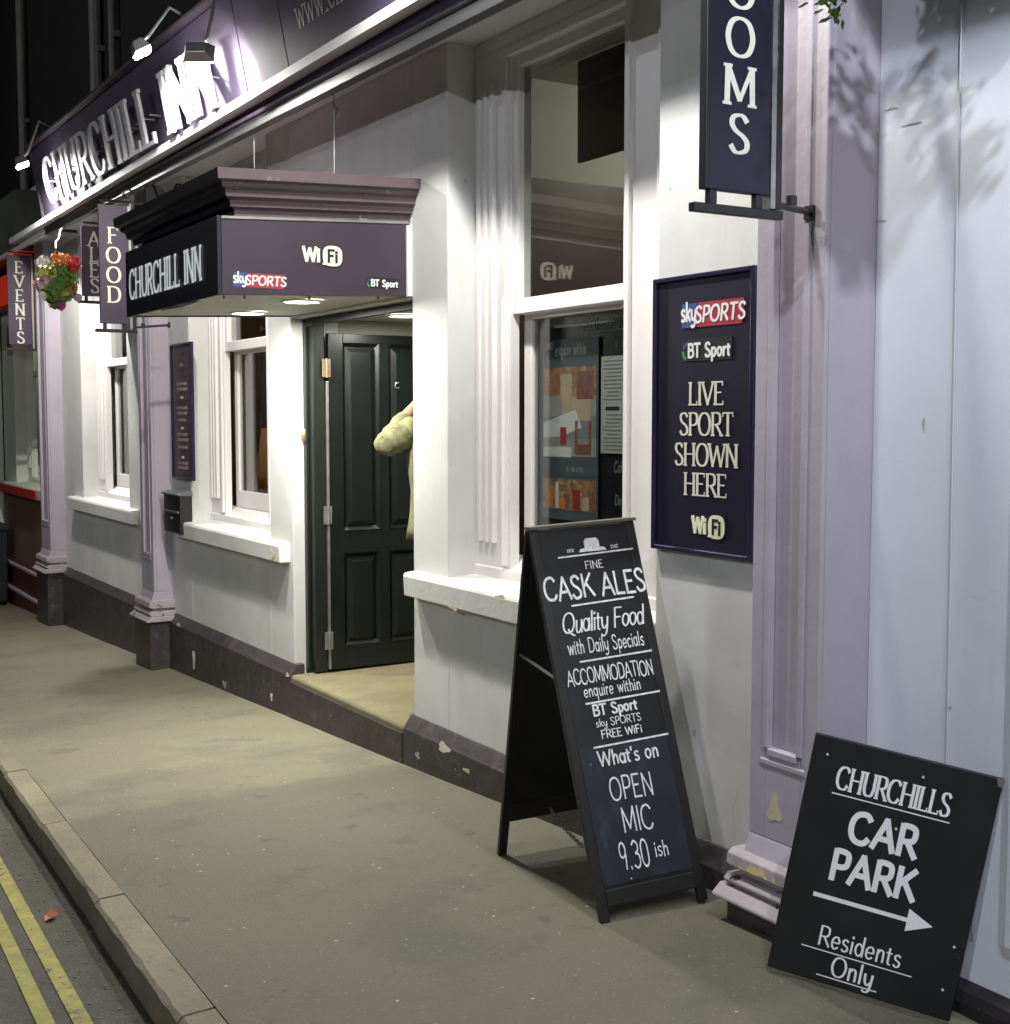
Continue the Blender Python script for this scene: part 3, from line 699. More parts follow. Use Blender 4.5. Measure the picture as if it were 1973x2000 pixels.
link('lettering', lettering('www.churchill', fpt(5.86, .27) + Vector((-.0015, 0, 0)), uu, up, .155, xs=.88, thick=.10, thin=.05, depth=.0012, track=.08), mat('dull_gold_print', (.34, .30, .24), .5), fas)
# cable hanging down from the fascia to the canopy, and the chain stays
stay = tag(link('stay_wire', MB().tube([(2.80, 6.32, 1.74), (2.80, 6.32, 1.4), (2.79, 6.3, 1.10)], .0028, 6).tube([(2.80, 6.32, 1.62), (2.82, 6.28, 1.58), (2.80, 6.32, 1.54)], .004, 6), M_steel),
           'thin steel stay wire hanging down to the right part of the door canopy', 'wire', 'stay wires over the canopy')
tag(link('stay_wire', MB().tube([(2.72, 7.28, 1.70), (2.72, 7.28, 1.10)], .0022, 6), M_steel), 'thin steel stay wire reaching the canopy behind its left corner', 'wire', 'stay wires over the canopy')
# ================================================================== canopy over the door
can = thing('door_canopy', 'box canopy over the inn doorway with dark panels and a moulded purple-brown cornice', 'canopy', (2.5, 6.6, .6))
CX, CN, CF = 2.0, 5.85, 7.42
cz = lambda x: .566 + .041 * (x - 2.0)
def side_slab(x0, x1, y0, y1, zb, zt):   # follows the slight rise of the soffit towards the wall
    return MB().add([(x0, y0, zb(x0)), (x1, y0, zb(x1)), (x1, y1, zb(x1)), (x0, y1, zb(x0)), (x0, y0, zt(x0)), (x1, y0, zt(x1)), (x1, y1, zt(x1)), (x0, y1, zt(x0))],
                    [(0, 1, 2, 3), (7, 6, 5, 4), (0, 4, 5, 1), (1, 5, 6, 2), (2, 6, 7, 3), (3, 7, 4, 0)])
ctop = lambda x: .929 + .049 * (x - 2)
sp = link('side_panel', side_slab(CX + .021, 2.995, CN, CN + .02, cz, ctop), M_canopy, can, bevel=.002)
link('panel_edge_trim', side_slab(CX + .021, 2.99, CN - .006, CN - .0005, lambda x: ctop(x) - .012, ctop), M_steel, can)
fp = link('front_panel', side_slab(CX, CX + .02, CN - .0, CF, cz, lambda x: .93), M_cblack, can, bevel=.002)
link('back_edge', side_slab(2.976, 3.0, CN - .016, CN - .001, cz, lambda x: ctop(x) - .02), M_white, can)
link('far_panel', side_slab(CX + .021, 2.995, CF - .02, CF, cz, ctop), M_cblack, can)
link('soffit', side_slab(CX + .021, 3.07, CN + .021, CF - .021, lambda x: cz(x) + .008, lambda x: cz(x) + .02), M_csoff, can)
for z_, x_ in ((0, 0),):
    pass
# moulded cornice: stepped profile swept round three sides
prof = [(.0, .935), (.0, .965), (.028, .972), (.034, 1.000), (.060, 1.012), (.064, 1.040), (.086, 1.052), (.090, 1.070), (.115, 1.080), (.118, 1.128)]
cor = MB(); n_ = len(prof); bx, by0, by1 = 2.085, CN + .0, CF + .0
paths = []
for o_, z_ in prof:
    paths.append([(3.0 + .02, by0 - o_, z_ + .045), (bx - o_, by0 - o_, z_), (bx - o_, by1 + o_, z_), (3.0 + .02, by1 + o_, z_ + .045)])
vs = [p for pa in paths for p in pa]; fs = []
for i in range(n_ - 1):
    for j in range(3): fs.append((i * 4 + j, i * 4 + j + 1, (i + 1) * 4 + j + 1, (i + 1) * 4 + j))
fs.append(tuple((n_ - 1) * 4 + j for j in range(4))); fs.append(tuple(j for j in range(4))[::-1])
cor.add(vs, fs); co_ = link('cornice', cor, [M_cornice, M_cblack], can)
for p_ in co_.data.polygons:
    if abs(p_.normal.y) < .3 and p_.center.x < 2.2 and p_.normal.z < .9: p_.material_index = 1  # front of the cornice coloured black, its unlit look put into the paint
# writing on the canopy
link('lettering', lettering('CHURCHILL INN', (CX - .0005, 6.70, .66), *XW, .155, xs=.86, thick=.20, thin=.09, depth=.004, track=.05), mat('glowing_white_letter', (.8, .82, .84), .5, emit=.28, ecol=(.9, .97, 1)), fp)  # slight glow added to the letter material so the name reads bright
O_ = Vector((2.5, CN - .0005, .785))
wifi_logo(sp, Vector((2.50, CN - .0005, .78)), XP, .245)
sky_logo(sp, Vector((2.200, CN - .0005, .640)), XP, .250)
bt_logo(sp, Vector((2.845, CN - .0005, .662)), XP, .175)
# screws along the soffit edge
sc = MB()
for x_ in (2.05, 2.15, 2.48, 2.85): sc.tube([(x_, CN + .06, cz(x_) + .01), (x_, CN + .06, cz(x_) - .012)], .006, 6)
link('screw', sc, M_brass, can)
link('rag_of_tape', MB().tube([(2.02, 6.2, .566), (2.03, 6.5, .560), (2.02, 6.8, .566)], .008, 6), M_white, can)
# round downlights let into the canopy and lobby ceilings
def light(kind, name, loc, energy, col, size=.1, target=None, spot=None, blend=.6, parent=None):
    ld = bpy.data.lights.new(name, kind); ld.energy = energy; ld.color = col
    if kind == 'AREA': ld.shape = 'DISK'; ld.size = size
    else: ld.shadow_soft_size = size
    if kind == 'SPOT': ld.spot_size = rad(spot); ld.spot_blend = blend
    o = bpy.data.objects.new(name, ld); COL.objects.link(o)
    d = (Vector(target) - Vector(loc)) if target else Vector((0, 0, -1))
    o.rotation_euler = d.to_track_quat('-Z', 'Y').to_euler(); o.location = loc
    if parent is not None: o.parent = parent; o.matrix_parent_inverse = Matrix.Translation(-wloc(parent))
    return o
def downlight(x, y, z, label, e):
    t = thing('downlight', label, 'light', (x, y, z), 'round downlights at the doorway')
    rim = MB(); n_ = 24; v = []
    for r, dz in ((.092, .0), (.090, -.008), (.078, -.010), (.074, -.004)):
        v += [(x + 1.22 * r * math.cos(2 * math.pi * i / n_), y + 1.22 * r * math.sin(2 * math.pi * i / n_), z + dz) for i in range(n_)]
    rim.add(v, [(k * n_ + i, k * n_ + (i + 1) % n_, (k + 1) * n_ + (i + 1) % n_, (k + 1) * n_ + i) for k in range(3) for i in range(n_)])
    link('rim', rim, M_white, t, smooth=True)
    link('lens', MB().add([(x + .0915 * math.cos(2 * math.pi * i / n_), y + .0915 * math.sin(2 * math.pi * i / n_), z - .006) for i in range(n_)], [tuple(range(n_))]), M_lens, t)
    light('AREA', 'lamp_light', (x, y, z - .014), e, (1, .98, .88), .14, parent=t)
downlight(2.58, 6.25, cz(2.58) + .006, 'round lit downlight in the canopy soffit, the nearer and larger one', E_CANOPY)
downlight(2.61, 7.12, cz(2.61) + .006, 'round lit downlight in the canopy soffit, the farther one nearer the black front panel', E_CANOPY)
downlight(3.50, 6.90, .603, 'round lit downlight in the lobby ceiling behind the door frame head', E_LOBBY)
# ================================================================== floodlights on arms over the fascia
def flood(y, x, z, label, e, target, spot=125, grp='floodlights along the fascia', col=(1, .965, .90)):
    t = thing('floodlight', label, 'light', (x, y, z), grp)
    fp_ = fpt(y, .66)
    link('arm', MB().tube([(2.62, y, fp_.z + .03), (2.45, y, fp_.z + .10), (x + .05, y, z + .09), (x, y, z + .04)], .011, 8), M_steel, t, smooth=True)
    # tilted box head with a lit lens towards the board
    d = (Vector(target) - Vector((x, y, z))).normalized(); q = d.to_track_quat('-Z', 'Y').to_matrix().to_4x4()
    M = Matrix.Translation((x, y, z)) @ q
    hd = MB().add([(-.085, -.05, -.01), (.085, -.05, -.01), (.085, .05, -.01), (-.085, .05, -.01), (-.055, -.03, .055), (.055, -.03, .055), (.055, .03, .055), (-.055, .03, .055)],
                  [(7, 6, 5, 4), (0, 4, 5, 1), (1, 5, 6, 2), (2, 6, 7, 3), (3, 7, 4, 0)]).xf(M)
    link('head', hd, M_steel, t, bevel=.004)
    link('lens', MB().prism([(-.078, -.011), (-.078, -.024), (-.04, -.036), (.04, -.036), (.078, -.024), (.078, -.011)], 'y', -.044, .044).xf(M), M_flood, t)
    light('SPOT', 'lamp_light', (Vector((x, y, z)) + d * .045), e, col, .05, target, spot, .5, t)
flood(11.75, 2.30, 2.17, 'lit floodlight at the far end of the lettered board', E_FLOOD_SIGN * 1.5, (2.85, 11.7, .9), 172)
flood(7.98, 2.27, 2.22, 'middle lit floodlight standing up above the sign board edge', E_FLOOD_SIGN * .75, (2.80, 7.9, 1.3), 160)
flood(6.98, 2.30, 1.97, 'nearest lit floodlight in view, over the last letters of the board', E_FLOOD_SIGN * .28, (2.66, 7.5, 1.75), 140)
flood(4.60, 2.20, 2.36, 'floodlight above the big window beside the pavement chalkboard, over the frame edge', E_FLOOD_NEAR, (2.95, 4.5, .9), 150)
flood(2.9, 2.20, 2.40, 'floodlight above the near lilac pilaster, over the frame edge', E_FLOOD_NEAR * .34, (2.95, 3.1, .9), 150)
flood(.9, 2.0, 2.5, 'floodlight above the pale side wall, over the frame edge', E_FLOOD_NEAR * .78, (2.95, 1.6, .2), 150, col=(.84, .90, 1))
flood(-1.4, 1.9, 2.5, 'floodlight farthest along the fascia towards the driveway, over the frame edge', E_FLOOD_NEAR * .5, (2.6, .6, -.8), 150, col=(.90, .93, 1))
# ivy and old rag on the fascia top by the floodlights
# ================================================================== added fill lamps on posts across the road, unseen, for soft light on the front
def fill_lamp(x, y, z, label, e, target):
    zb = rz(x, y)
    t = thing('fill_lamp', label, 'fill lamp', (x, y, zb), 'added fill lamps across the road')
    link('post', MB().tube([(x, y, zb), (x, y, zb + 1.1), (x, y, zb + 1.15), (x, y, z - .4), (x + .15, y, z - .1), (x + .7, y, z)], [.075, .075, .05, .04, .035, .03], 12), M_black, t, smooth=True)
    link('head', MB().ell((x + .9, y, z + .02), (.32, .13, .07), 14, 8), M_black, t, smooth=True)
    link('lens', MB().box(x + .70, x + 1.12, y - .09, y + .09, z - .06, z - .045), M_fill_lens, t)
    light('AREA', 'lamp_light', (x + .9, y, z - .09), e, (.90, .93, 1.0), .3, target, parent=t)
fill_lamp(-9.0, -2.5, 4.6, 'added fill lamp on a post across the road behind the camera side', E_FILL, (2.6, 4.6, -1.0))
fill_lamp(-5.2, 13.5, 4.6, 'added fill lamp on a post across the road from the far pilaster', E_FILL * .2, (2.0, 9.5, -2.0))
# ================================================================== framed notice boards
def framed(name, label, cat, y0, y1, z0, z1, mf, mb_, x=2.998, d=.028, fw_=.018, tilt=0, group=None):
    t = thing(name, label, cat, (x, (y0 + y1) / 2, z0), group)
    b = link('panel', MB().box(x - d * .6, x - .001, y0 + fw_, y1 - fw_, z0 + fw_, z1 - fw_), mb_, t)
    f = MB().box(x - d, x, y0, y0 + fw_, z0, z1).box(x - d, x, y1 - fw_, y1, z0, z1).box(x - d, x, y0 + fw_, y1 - fw_, z0, z0 + fw_).box(x - d, x, y0 + fw_, y1 - fw_, z1 - fw_, z1)
    link('frame', f, mf, t, bevel=.004)
    return t, b, x - d * .6
t, b, xf = framed('notice_board', 'tall navy framed board reading LIVE SPORT SHOWN HERE between window and lilac pilaster', 'sign', 3.285, 3.835, -.490, .508, M_navyf, M_navy)
yc = 3.545; xq = xf - .0004
sky_logo(t, Vector((xq, yc - .035, .360)), XW, .325); bt_logo(t, Vector((xq, yc - .01, .235)), XW, .27)
for s, z in (('LIVE', .045), ('SPORT', -.063), ('SHOWN', -.172), ('HERE', -.278)):
    link('lettering', lettering(s, (xq, yc - .01, z), *XW, .078, xs=.98, thick=.17, thin=.07, depth=.0015, track=.02), M_cream, b)
wifi_logo(t, Vector((xq, yc - .01, -.385)), XW, .21)
# menu board beside the middle window
t, b, xf = framed('menu_board', 'narrow dark framed menu board on the wall left of the middle window', 'sign', 9.33, 9.83, -.47, .555, M_navyf, mat('brown_black_board', (.035, .022, .026), .4, var=.3, vscale=5))
xq = xf - .0004
for i, (s, z, h_) in enumerate((('FINE', .33, .06), ('FOOD', .25, .06), ('.', .19, .07), ('OPEN', .08, .05), ('DAILY' if 0 else 'ALL', .0, .05), ('.', -.06, .07), ('HOT', -.15, .05), ('MEALS' if 0 else 'ALES', -.23, .05), ('.', -.29, .07), ('BED', -.39, .05))):
    pass
rr = random.Random(11)
for z, n_ in ((.38, 1), (.24, 3), (.20, 3), (.06, 3), (.02, 3), (-.03, 2), (-.14, 3), (-.18, 3), (-.235, 3), (-.355, 3), (-.39, 3)):
    # the small print cannot be read in the photograph: pale broken strokes
    mb = MB()
    for j in range(n_):
        w_ = rr.uniform(.06, .1); c = 9.575 + (j - (n_ - 1) / 2) * .085
        mb.v += []; pq = plate((xq, c, z), XW, -w_ / 2, w_ / 2, 0, .022, .001); mb.add(pq.v, pq.f)
    link('print_line', mb, mat('dull_print_%d' % int(z * 100 + 90), (.26, .20, .19), .6), b)
for z in (.14, -.09, -.31): link('print_mark', plate((xq, 9.575, z), XW, -.03, .03, 0, .018, .001), M_cream, b)
# letterbox below it
lb = thing('letter_box', 'dark metal wall letter box under the narrow menu board', 'letter box', (2.9, 9.6, -.87))
link('body', MB().box(2.90, 2.998, 9.42, 9.82, -.87, -.575), M_black, lb, bevel=.008)
link('lid', MB().prism([(2.885, -.585), (2.885, -.572), (2.998, -.545), (2.998, -.585)], 'y', 9.41, 9.83), mat('grey_lid', (.12, .13, .13), .35), lb, bevel=.003)
link('slot_plate', MB().box(2.892, 2.8995, 9.44, 9.80, -.715, -.700), M_steel, lb)
link('lock', MB().tube([(2.899, 9.62, -.76), (2.893, 9.62, -.76)], .012, 10), M_steel, lb)
# ================================================================== projecting signs on brackets
def projecting(name, label, y, x0, x1, z0, z1, text, th, m, zt, dz, lh, xw, group='vertical signs sticking out from the inn', ornate=True, bar=None, lx=0, cream=M_cream, wallx=3.0, xsc=1.0, ydiag=0):
    t = thing(name, label, 'sign', ((x0 + x1) / 2, y, z0), group)
    b = link('board', MB().box(x0, x1, y, y + th, z0, z1), m, t, bevel=.003)
    ed = MB().box(x1 + .004, x1 + .022, y - .004, y + th + .004, z0 - .03, z1).box(x1 + .028, x1 + .048, y + .0, y + th, z0 - .03, z1 + .05)
    link('edge_rail', MB().box(x1 + .003, x1 + .020, y - .002, y + th, z0 - .035, z1), M_steel, t)
    link('upright', MB().box(x1 + .024, x1 + .046, y, y + th, z0 - .035, z1 + .04), M_black, t, bevel=.003)
    zb = z0 - .05
    br = MB().box(x0 - .035, x1 + .055, y + .002, y + th - .002, zb - .012, zb + .012)
    br.box(x0 + .02, x0 + .045, y + .004, y + th - .004, zb + .012, z0).box(x1 - .045, x1 - .02, y + .004, y + th - .004, zb + .012, z0)
    link('bottom_bar', br, M_black, t, bevel=.002)
    ar = MB().tube([(x1 + .04, y + th / 2, zb + .03), (wallx - .002, y + th / 2 + ydiag, zb + .055)], .010, 6)
    ar.box(wallx - .010, wallx - .001, y - .005 + ydiag, y + th + .005 + ydiag, zb + .035, zb + .075)
    ar.tube([(x1 + .10, y + th / 2 + .004, zb + .035), (x1 + .10, y + th / 2 + .004, zb + .06)], .016, 8)
    link('wall_arm', ar, M_black, t)
    ar = MB().tube([(x0 + .02, y + th / 2, z1 + .03), (wallx - .002, y + th / 2, z1 + .03)], .010, 6)
    link('top_arm', ar, M_black, t)
    z = zt
    for i, ch in enumerate(text):
        lo = lettering(ch, ((x0 + x1) / 2 + lx - G[ch][0] * 0, y - .0006, z), *XP, lh, xs=xsc, thick=.17 * (1 if xsc == 1.0 else 1), thin=.08, depth=.0015, track=0)
        link('lettering', lo, cream, b)
        z -= dz
    return t

projecting('projecting_sign', 'large navy vertical sign reading ROOMS beside the near lilac pilaster, cut by the top edge', 2.72, 2.282, 2.512, .613, 1.45, 'ROOMS', .03, M_navy, 1.229, .128, .100, 1, wallx=2.85, xsc=1.12, ydiag=.17)
projecting('projecting_sign', 'purple vertical sign reading FOOD left of the door canopy', 9.40, 2.350, 2.556, .668, 1.505, 'FOOD', .03, M_signp, 1.238, .139, .108, 1, lx=-.005, wallx=2.85, xsc=1.05)
projecting('projecting_sign', 'small purple vertical sign reading EVENTS beside the far hanging basket', 14.10, 2.590, 2.822, .752, 1.665, 'EVENTS', .03, M_signp, 1.485, .1438, .115, 1, wallx=2.95)
projecting('projecting_sign', 'pale lettered vertical sign reading ALES half hidden behind the FOOD sign', 11.20, 2.655, 2.86, 1.02, 1.60, 'ALES', .03, M_signp, 1.44, .13, .115, 1, wallx=3.0)
# scrolled iron bracket over the purple signs
tag(link('scroll_bracket', MB().tube([(2.985 - .30 * t_, 9.41, 1.60 + .10 * math.sin(t_ * 9)) for t_ in [i / 14 for i in range(15)]], .010, 6)
     .tube([(2.56 + .05 * math.cos(a / 3) * (1 - a / 22), 9.41, 1.585 + .05 * math.sin(a / 3) * (1 - a / 22)) for a in range(20)], .008, 6), M_black),
    'black scrolled iron bracket above the FOOD sign', 'bracket')
# ================================================================== chalkboard on the pavement (A-frame)
ab = thing('sandwich_board', 'tall black A-frame chalkboard with hand lettered menu standing below the big window', 'sandwich board', (2.65, 3.8, -1.68))
aBL, aBR, aTR, aTL = Vector((2.447, 3.405, -1.682)), Vector((2.856, 3.345, -1.660)), Vector((2.862, 3.798, -.376)), Vector((2.443, 3.857, -.399))
def bil(s_, t_, C): return C[0].lerp(C[1], s_).lerp(C[3].lerp(C[2], s_), t_)
FC = (aBL, aBR, aTR, aTL)
fu = (aBR - aBL).normalized(); fvv = ((aTL + aTR) - (aBL + aBR)).normalized(); fn = fu.cross(fvv).normalized()
def panelbox(C, s0, s1, t0, t1, nrm, th, off=0):
    c = [bil(s0, t0, C) + nrm * off, bil(s1, t0, C) + nrm * off, bil(s1, t1, C) + nrm * off, bil(s0, t1, C) + nrm * off]
    return MB().slab(c, nrm, th)
link('front_panel', panelbox(FC, .03, .97, .055, .995, fn, .012, -.004), M_chalkb, ab)
for s0, s1, z0_, z1_ in ((0, .085, 0, 1), (.915, 1, 0, 1)):
    link('leg', panelbox(FC, s0, s1, z0_, z1_, fn, .024), M_wood, ab, bevel=.003)
link('rail', panelbox(FC, .086, .914, .035, .075, fn, .022), M_wood, ab, bevel=.003)
link('chalk_panel', panelbox(FC, .088, .935, .085, .425, fn, .0008, -.003), M_chalkp, ab)
rBL, rBR = Vector((2.552, 4.244, -1.720)), Vector((2.96, 4.185, -1.700))
RC = (rBL, rBR, aTR + Vector((0, .008, 0)), aTL + Vector((0, .008, 0)))
ru = (rBR - rBL).normalized(); rv = ((RC[3] + RC[2]) - (rBL + rBR)).normalized(); rn = ru.cross(rv).normalized()   # faces the camera side
link('back_panel', panelbox(RC, .03, .97, .13, .99, rn, .010, -.006), M_wood, ab)
for s0, s1 in ((0, .085), (.915, 1)): link('leg', panelbox(RC, s0, s1, 0, .995, rn, .022), M_wood, ab, bevel=.003)
link('rail', panelbox(RC, .086, .914, .11, .165, rn, .022), M_wood, ab, bevel=.003)
link('top_edge', MB().slab([aTL + Vector((-.004, -.012, .010)), aTR + Vector((.004, -.012, .010)), aTR + Vector((.004, .022, .010)), aTL + Vector((-.004, .022, .010))], (0, 0, 1), .012), M_woodtop, ab, bevel=.002)
def chain(a, b, sag, n_=24):
    mb = MB(); a = Vector(a); b = Vector(b)
    P = [a.lerp(b, i / n_) + Vector((0, 0, -sag * 4 * (i / n_) * (1 - i / n_))) for i in range(n_ + 1)]
    for i in range(n_):
        c = (P[i] + P[i + 1]) / 2; d = (P[i + 1] - P[i]).normalized(); s_ = d.cross(Vector((0, 0, 1))).normalized() if i % 2 else d.cross(d.cross(Vector((0, 0, 1)))).normalized()
        L_ = (P[i + 1] - P[i]).length * .62; mb.tube([c + d * L_ * math.cos(k * math.pi / 4) + s_ * L_ * .45 * math.sin(k * math.pi / 4) for k in range(9)], .0022, 4, False)
    return mb
link('chain', chain(bil(.5, .13, RC), bil(.06, .17, FC) - fn * .02, .02), M_steel, ab)
link('stay', MB().tube([bil(.03, .64, RC) + Vector((0, -.01, 0)), bil(.02, .61, FC) - fn * .028], .006, 6), mat('dull_stay', (.12, .12, .11), .5), ab)
def chalk(s, tc, sc_, h, xs=1, thick=.12, slant=0, jit=.02, m=M_chalk, thin=None, track=.05):
    o = bil(sc_, tc, FC); link('chalk_lettering', lettering(s, o, fu, fvv, h, xs=xs, thick=thick, thin=thin or thick * .9, serif=False, depth=.0012, jit=jit, slant=slant, track=track), m, ab)
def rule(tc, s0, s1, w=.0065):
    a = bil(s0, tc, FC); b = bil(s1, tc + .004, FC)
    link('chalk_rule', MB().slab([a + fn * .001, b + fn * .001, b + fvv * w + fn * .001, a + fvv * w + fn * .001], fn, .0006), M_chalk, ab)
# little bowler hat emblem
hat = [(-.056, 0), (.056, 0), (.047, .012), (.030, .014), (.030, .038), (.021, .049), (-.021, .049), (-.030, .038), (-.030, .014), (-.047, .012)]
link('hat_emblem', outline(bil(.555, .926, FC), (fu, fvv), hat, .0014), M_chalk, ab)
for s_ in (-1, 1): link('flourish', lettering('xex' if s_ < 0 else 'zwz', bil(.555 + s_ * .21, .929, FC), fu, fvv, .018, xs=.9, thick=.14, thin=.12, serif=False, depth=.001), M_chalk, ab)
rule(.915, .22, .94)
chalk('FINE', .880, .54, .028, 1.0, .14)
chalk('CASK ALES', .806, .515, .080, .76, .14, jit=.03, track=.03)
rule(.785, .26, .86)
chalk('Quality Food', .718, .52, .070, .78, .13, slant=.25, thin=.075, track=-.03)
chalk('with Daily Specials', .662, .51, .050, .60, .12, slant=.05)
rule(.638, .24, .93)
chalk('ACCOMMODATION', .584, .50, .052, .60, .13, jit=.05, track=.02)
chalk('enquire within', .549, .49, .042, .72, .12)
rule(.530, .22, .93)
chalk('BT Sport', .500, .48, .036, 1.0, .21)
chalk('sky SPORTS', .470, .49, .026, 1.0, .13)
chalk('FREE WiFi', .440, .50, .027, 1.0, .16)
rule(.418, .22, .93)
chalk("What's on", .372, .52, .050, .88, .15)
chalk('OPEN', .283, .49, .076, .68, .10, jit=.03)
chalk('MIC', .202, .49, .080, .68, .10, jit=.03)
chalk('9.30', .112, .40, .090, .56, .095, jit=.03)
chalk('ish', .128, .655, .052, .74, .11, jit=.03)
link('chalk_dot', MB().ell(tuple(bil(.335, .09, FC) + fn * .001), (.003, .003, .003), 6, 4), M_chalk, ab)
# ================================================================== car park board leaning by the wall
cb = thing('car_park_board', 'black board with white CAR PARK lettering and arrow leaning against the pale side wall', 'sign', (2.8, 2.6, -1.7))
cBL, cBR, cTR, cTL = [Vector(p) * .991 for p in ((2.638, 2.819, -1.652), (2.978, 2.421, -1.747), (3.081, 2.338, -1.025), (2.741, 2.736, -.931))]
CC = (cBL, cBR, cTR, cTL); cu = (cBR - cBL).normalized(); cv_ = (cTL - cBL); cv_ = (cv_ - cu * cv_.dot(cu)).normalized(); cn = cu.cross(cv_).normalized()
WB_ = (cBR - cBL).length; HB_ = (cTL - cBL).length
bd = MB().slab([bil(.0, 0, CC), bil(1, 0, CC), bil(1, .975, CC), bil(.975, 1, CC)][:0] or [bil(0, 0, CC), bil(1, 0, CC), bil(1, 1, CC), bil(0, 1, CC)], cn, .014)
link('board', bd, mat('black_painted_ply', (.013, .015, .017), .38, bump=.05, bscale=25, var=.3, vscale=5, spots=[((.16, .16, .15), 38, .745, .02)]), cb, bevel=.004)
link('worn_corner', MB().slab([bil(.978, .965, CC) + cn * .0007, bil(.9995, .965, CC) + cn * .0007, bil(.9995, .998, CC) + cn * .0007, bil(.965, .998, CC) + cn * .0007], cn, .0006), M_woodtop, cb)
CUV = (cu, cv_)
def cbt(s, sx, ty, h, xs, **k): link('lettering', lettering(s, bil(sx - .035, ty, CC), cu, cv_, h, xs=xs, depth=.0012, **k), M_letterw, cb)
cbt('CHURCHILLS', .50, .800, .066, .66, thick=.20, thin=.075, track=.02)
cbt('CAR', .50, .605, .086, .86, thick=.22, thin=.20, serif=False, track=.08)
cbt('PARK', .49, .435, .086, .86, thick=.22, thin=.20, serif=False, track=.07)
cbt('Residents', .50, .155, .058, .80, thick=.13, thin=.075, serif=False, track=.06)
cbt('Only', .49, .045, .058, .85, thick=.14, thin=.08, serif=False, track=.06)
def cline(sa, ta, sb, tb, w): 
    a = bil(sa, ta, CC) + cn * .001; b = bil(sb, tb, CC) + cn * .001
    link('painted_rule', MB().slab([a, b, b + cv_ * w, a + cv_ * w], cn, .0006), M_letterw, cb)
cline(.15, .775, .78, .775, .0035); cline(.16, .132, .76, .132, .0032); cline(.27, .030, .60, .030, .0032)
cline(.165, .345, .68, .345, .0125)
ah = bil(.675, .354, CC)
link('arrow_head', outline(ah, CUV, [(0, -.034), (.072, 0), (0, .034)], .0012), M_letterw, cb)
for s_, t_ in ((.085, .925), (.52, .70), (.60, .93), (.94, .30), (.93, .12)):
    link('screw_mark', MB().tube([bil(s_, t_, CC) + cn * .0002, bil(s_, t_, CC) + cn * .0016], .004, 7), M_chipw, cb)
# ================================================================== things in the windows
pb = tag(link('window_chalkboard', MB().box(3.285, 3.295, 4.18, 5.12, -.60, .452), M_chalkb), 'black chalkboard filling the lower pane of the big window', 'chalkboard')
link('lettering', lettering('FOOD SERVED', (3.284, 4.60, .385), *XW, .046, xs=.66, thick=.16, thin=.14, serif=False, depth=.0008), mat('grey_chalk', (.40, .42, .43), .7), pb)
link('lettering', lettering('12 - 9'.replace('12', 'all').replace('9', 'day'), (3.284, 4.45, .300), *XW, .034, xs=.6, thick=.12, thin=.1, serif=False, depth=.0008), MATS['grey_chalk'], pb)
link('rule', plate((3.284, 4.60, .372), XW, -.2, .2, 0, .004, .001), MATS['grey_chalk'], pb)
link('lettering', lettering('Coffee', (3.284, 4.44, -.235), *XW, .045, xs=.7, thick=.1, thin=.1, serif=False, depth=.0008, slant=.1), MATS['grey_chalk'], pb)
link('lettering', lettering('Dinner', (3.284, 4.44, -.375), *XW, .04, xs=.7, thick=.1, thin=.1, serif=False, depth=.0008, slant=.1), MATS['grey_chalk'], pb)
pt = thing('bedroom_poster', 'glossy poster of a hotel bedroom behind the glass of the big window', 'poster', (3.275, 4.83, -.44))
link('sheet', MB().box(3.276, 3.278, 4.605, 5.05, -.465, .350), M_posterg, pt)
PO = Vector((3.2755, 4.83, -.465)); PU = XW
def pp(name, x0, x1, y0, y1, m, d=.0004): link(name, plate(PO, PU, x0, x1, y0, y1, d, .0003), m, pt)
link('lettering', sans('enquire within', PO + Vector((0, -.01, .745)), XW, .05, xs=.66, depth=.0012), M_pwhite, pt)
link('lettering', sans('AND', PO + Vector((0, .16, .775)), XW, .028, xs=.8, depth=.0012), M_pwhite, pt)
pp('photo', -.21, .21, .29, .69, M_sheet); pp('photo_wall', -.21, .21, .56, .69, M_tan, .0007)
pp('photo_picture', -.20, -.08, .57, .65, mat('rust_print', (.33, .15, .08), .5, var=.3, vscale=30, col2=(.45, .25, .16)), .001); pp('photo_curtain', .06, .19, .545, .67, M_maroon, .001)
pp('photo_lamp', -.07, .02, .555, .66, M_lampp, .0012); pp('photo_glow', -.06, .17, .45, .56, M_lampp, .0009)
pp('photo_bedspread', -.21, .21, .37, .47, M_grey, .0008); pp('photo_linen', -.21, -.02, .33, .44, M_sheet, .0011)
link('photo_linen', outline(PO, PU, [(-.21, .44), (.05, .50), (.10, .42), (-.05, .38), (-.21, .37)], .0014, .0003), M_pwhite, pt)
for x_ in (.045, .15): link('photo_chair_post', outline(PO, PU, [(x_, .30), (x_ + .022, .30), (x_ + .026, .45), (x_ + .004, .45)], .0016, .0003), M_maroon, pt)
pp('photo_chair_seat', .05, .17, .30, .345, M_maroon, .0018); pp('photo_bottle', -.07, -.02, .34, .42, M_redp, .0016)
pp('photo_band', -.21, .21, .20, .29, M_posterg, .0009); pp('photo_white_fold', -.21, .02, .285, .33, M_pwhite, .0014)
link('lettering', sans('to book a room', PO + Vector((0, -.05, .222)), XW, .026, xs=.7, depth=.0018), M_sheet, pt)
pp('photo', -.21, .21, .045, .185, M_tan, .0007)
